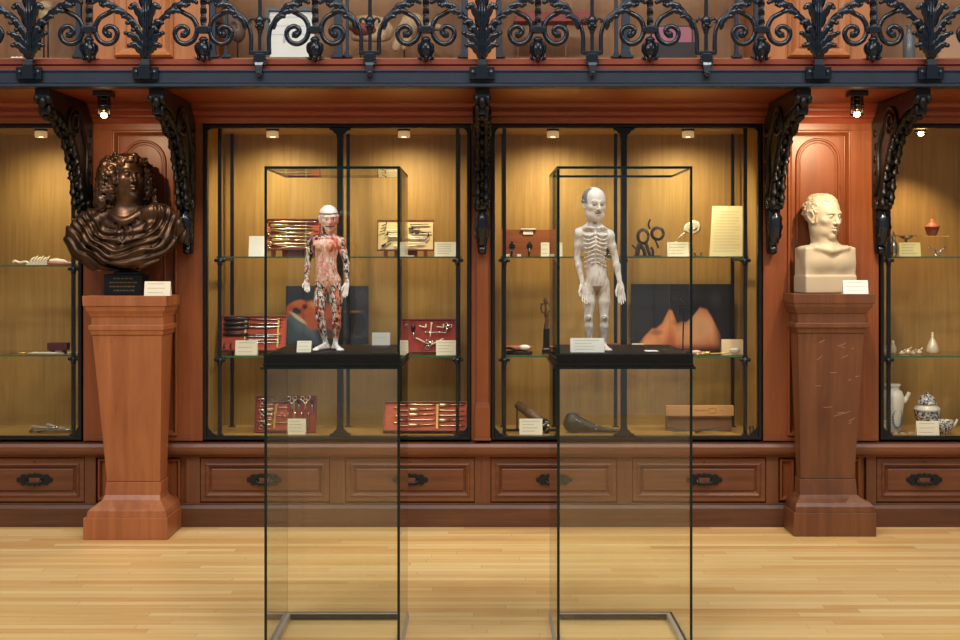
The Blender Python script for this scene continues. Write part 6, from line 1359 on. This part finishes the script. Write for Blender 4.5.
# lower shelf, glassware
g2 = plain('milky_old_glass', (206, 190, 160), .12, 0, 1.0)
rr = random.Random(9)
for i, (px, r_, h_) in enumerate(((886, .022, .05), (893, .020, .075), (902, .018, .022), (908, .020, .030), (913, .016, .022), (919, .018, .026))):
    D = 7.05+.04*(i % 2); mb = MB().lathe([(r_*.8, ZS2), (r_, ZS2+h_*.2), (r_*.9, ZS2+h_*.5), (r_*.35, ZS2+h_*.75), (r_*.4, ZS2+h_)], (X(px, D), D, 0), 16)
    if i > 1: mb.tube([(X(px, D), D, ZS2+h_*.6), (X(px+3, D), D-.01, ZS2+h_*1.3)], .004, 6)
    single('small_glass_vessel', mb, g2, 'milky glass vessel on the lower right shelf, %s' % ('leftmost, behind the upright', 'tallest of the left pair', 'first of the low row', 'second of the low row', 'third of the low row', 'last of the low row')[i], 'glass vessel', 'small glass vessels on the lower shelf')
D = 7.08; single('pointed_glass_flask', MB().lathe([(r_, z+ZS2) for r_, z in ((.012, 0), (.034, .004), (.038, .016), (.032, .04), (.018, .075), (.007, .095), (.006, .125))], (X(932.5, D), D, 0), 24), g2, 'large pointed glass flask on the lower shelf of the far right cabinet', 'flask')
# floor, ceramics
def bw(name, scl):
    m, nt, b = newmat(name); tc = nt.nodes.new('ShaderNodeTexCoord'); n = nt.nodes.new('ShaderNodeTexNoise'); n.inputs['Scale'].default_value = scl; n.inputs['Detail'].default_value = 4; n.inputs['Distortion'].default_value = 1.6
    nt.links.new(tc.outputs['Object'], n.inputs['Vector']); r = nt.nodes.new('ShaderNodeValToRGB'); e = r.color_ramp.elements; e[0].position = .47; e[0].color = rgb(52, 66, 96); e[1].position = .53; e[1].color = rgb(226, 220, 204)
    nt.links.new(n.outputs['Fac'], r.inputs['Fac']); nt.links.new(r.outputs['Color'], b.inputs['Base Color']); b.inputs['Roughness'].default_value = .15; return m
M['bw'] = bw('blue_white_glaze', 42); M['glaze'] = plain('white_glaze', (222, 218, 204), .15)
D = 7.06; xx = X(891, D); t = thing('ceramic_drug_jug', 'tall white ceramic jug with spout and blue circle on the floor, far right', 'jug', (xx, D, ZF))
obj('jug', MB().lathe([(r_, z+ZF) for r_, z in ((.045, 0), (.05, .01), (.058, .06), (.070, .15), (.072, .20), (.060, .235), (.045, .245), (.048, .262), (.056, .268), (.050, .275))], (xx, D, 0), 28), 'glaze', t)
obj('spout', MB().tube(catmull([(xx+.066, D-.01, ZF+.17), (xx+.085, D-.015, ZF+.20), (xx+.098, D-.02, ZF+.228)], 4), [.016]*4+[.011]*5, 10), 'glaze', t)
mb = MB(); 
for j in range(22):
    a = j*.3; u = .030*math.cos(a); zc = .085+.052*math.sin(a); ph = (u+.020)/.062; mb.ell((xx+.062*math.sin(ph), D-.062*math.cos(ph)-.002, ZF+zc), (.006, .004, .006), 6)
obj('blue_wreath', mb, plain('cobalt', (64, 112, 140), .3), t)
D = 7.12; xx = X(927, D); t = thing('blue_white_lidded_jar', 'round blue and white porcelain jar with a domed lid', 'jar', (xx, D, ZF)); z0 = ZF
obj('body', MB().lathe([(r_, z+z0) for r_, z in ((.036, 0), (.040, .02), (.052, .05), (.070, .09), (.076, .115), (.068, .135), (.052, .146), (.046, .150))], (xx, D, 0), 32), 'bw', t)
obj('shoulder', MB().lathe([(r_, z+z0) for r_, z in ((.0765, .116), (.074, .128), (.066, .138), (.053, .1475), (.0465, .151))], (xx, D, 0), 32), 'glaze', t)
obj('lid', MB().lathe([(r_, z+z0) for r_, z in ((.054, .1515), (.057, .158), (.048, .170), (.040, .182), (.038, .196), (.022, .206), (.010, .209), (.011, .217), (.004, .222))], (xx, D, 0), 28), 'bw', t)
D = 6.985; xx = X(943.5, D); t = thing('porcelain_feeding_cup', 'low blue and white porcelain cup with spout and handle beside the lidded jar', 'cup', (xx, D, ZF))
obj('cup', MB().lathe([(r_, z+ZF) for r_, z in ((.024, 0), (.028, .006), (.046, .03), (.054, .06), (.055, .078), (.051, .078), (.042, .04))], (xx, D, 0), 28), bw('pale_blue_white_glaze', 60), t)
obj('spout', MB().tube(catmull([(xx+.045, D, ZF+.04), (xx+.065, D, ZF+.056), (xx+.078, D, ZF+.082)], 4), [.010]*4+[.007]*5, 8), 'glaze', t); obj('handle', MB().tube(catmull([(xx-.052, D, ZF+.07), (xx-.072, D-.01, ZF+.076), (xx-.066, D, ZF+.050)], 4), .005, 8), 'glaze', t)
card_s(917, 939.5, 421.5, 435.5, 6.925, ZF, 'cream card in front of the lidded blue and white jar', 'card', 3)
card_s(881, 889, 420.5, 434.5, 6.955, ZF, 'cream card at the foot of the white ceramic jug', 'card', 2)
for i, (px, w_) in enumerate(((893, 5), (900, 4), (908, 6))): single('flat_metal_piece', MB().box(X(px, 6.98), X(px+w_, 6.98), 6.97, 6.99, ZF, ZF+.008), 'steel', 'small flat metal piece on the floor before the jug, %s' % ('nearest the jug', 'in the middle', 'nearest the lidded jar')[i], 'metal piece', 'flat metal pieces before the jug', .002)
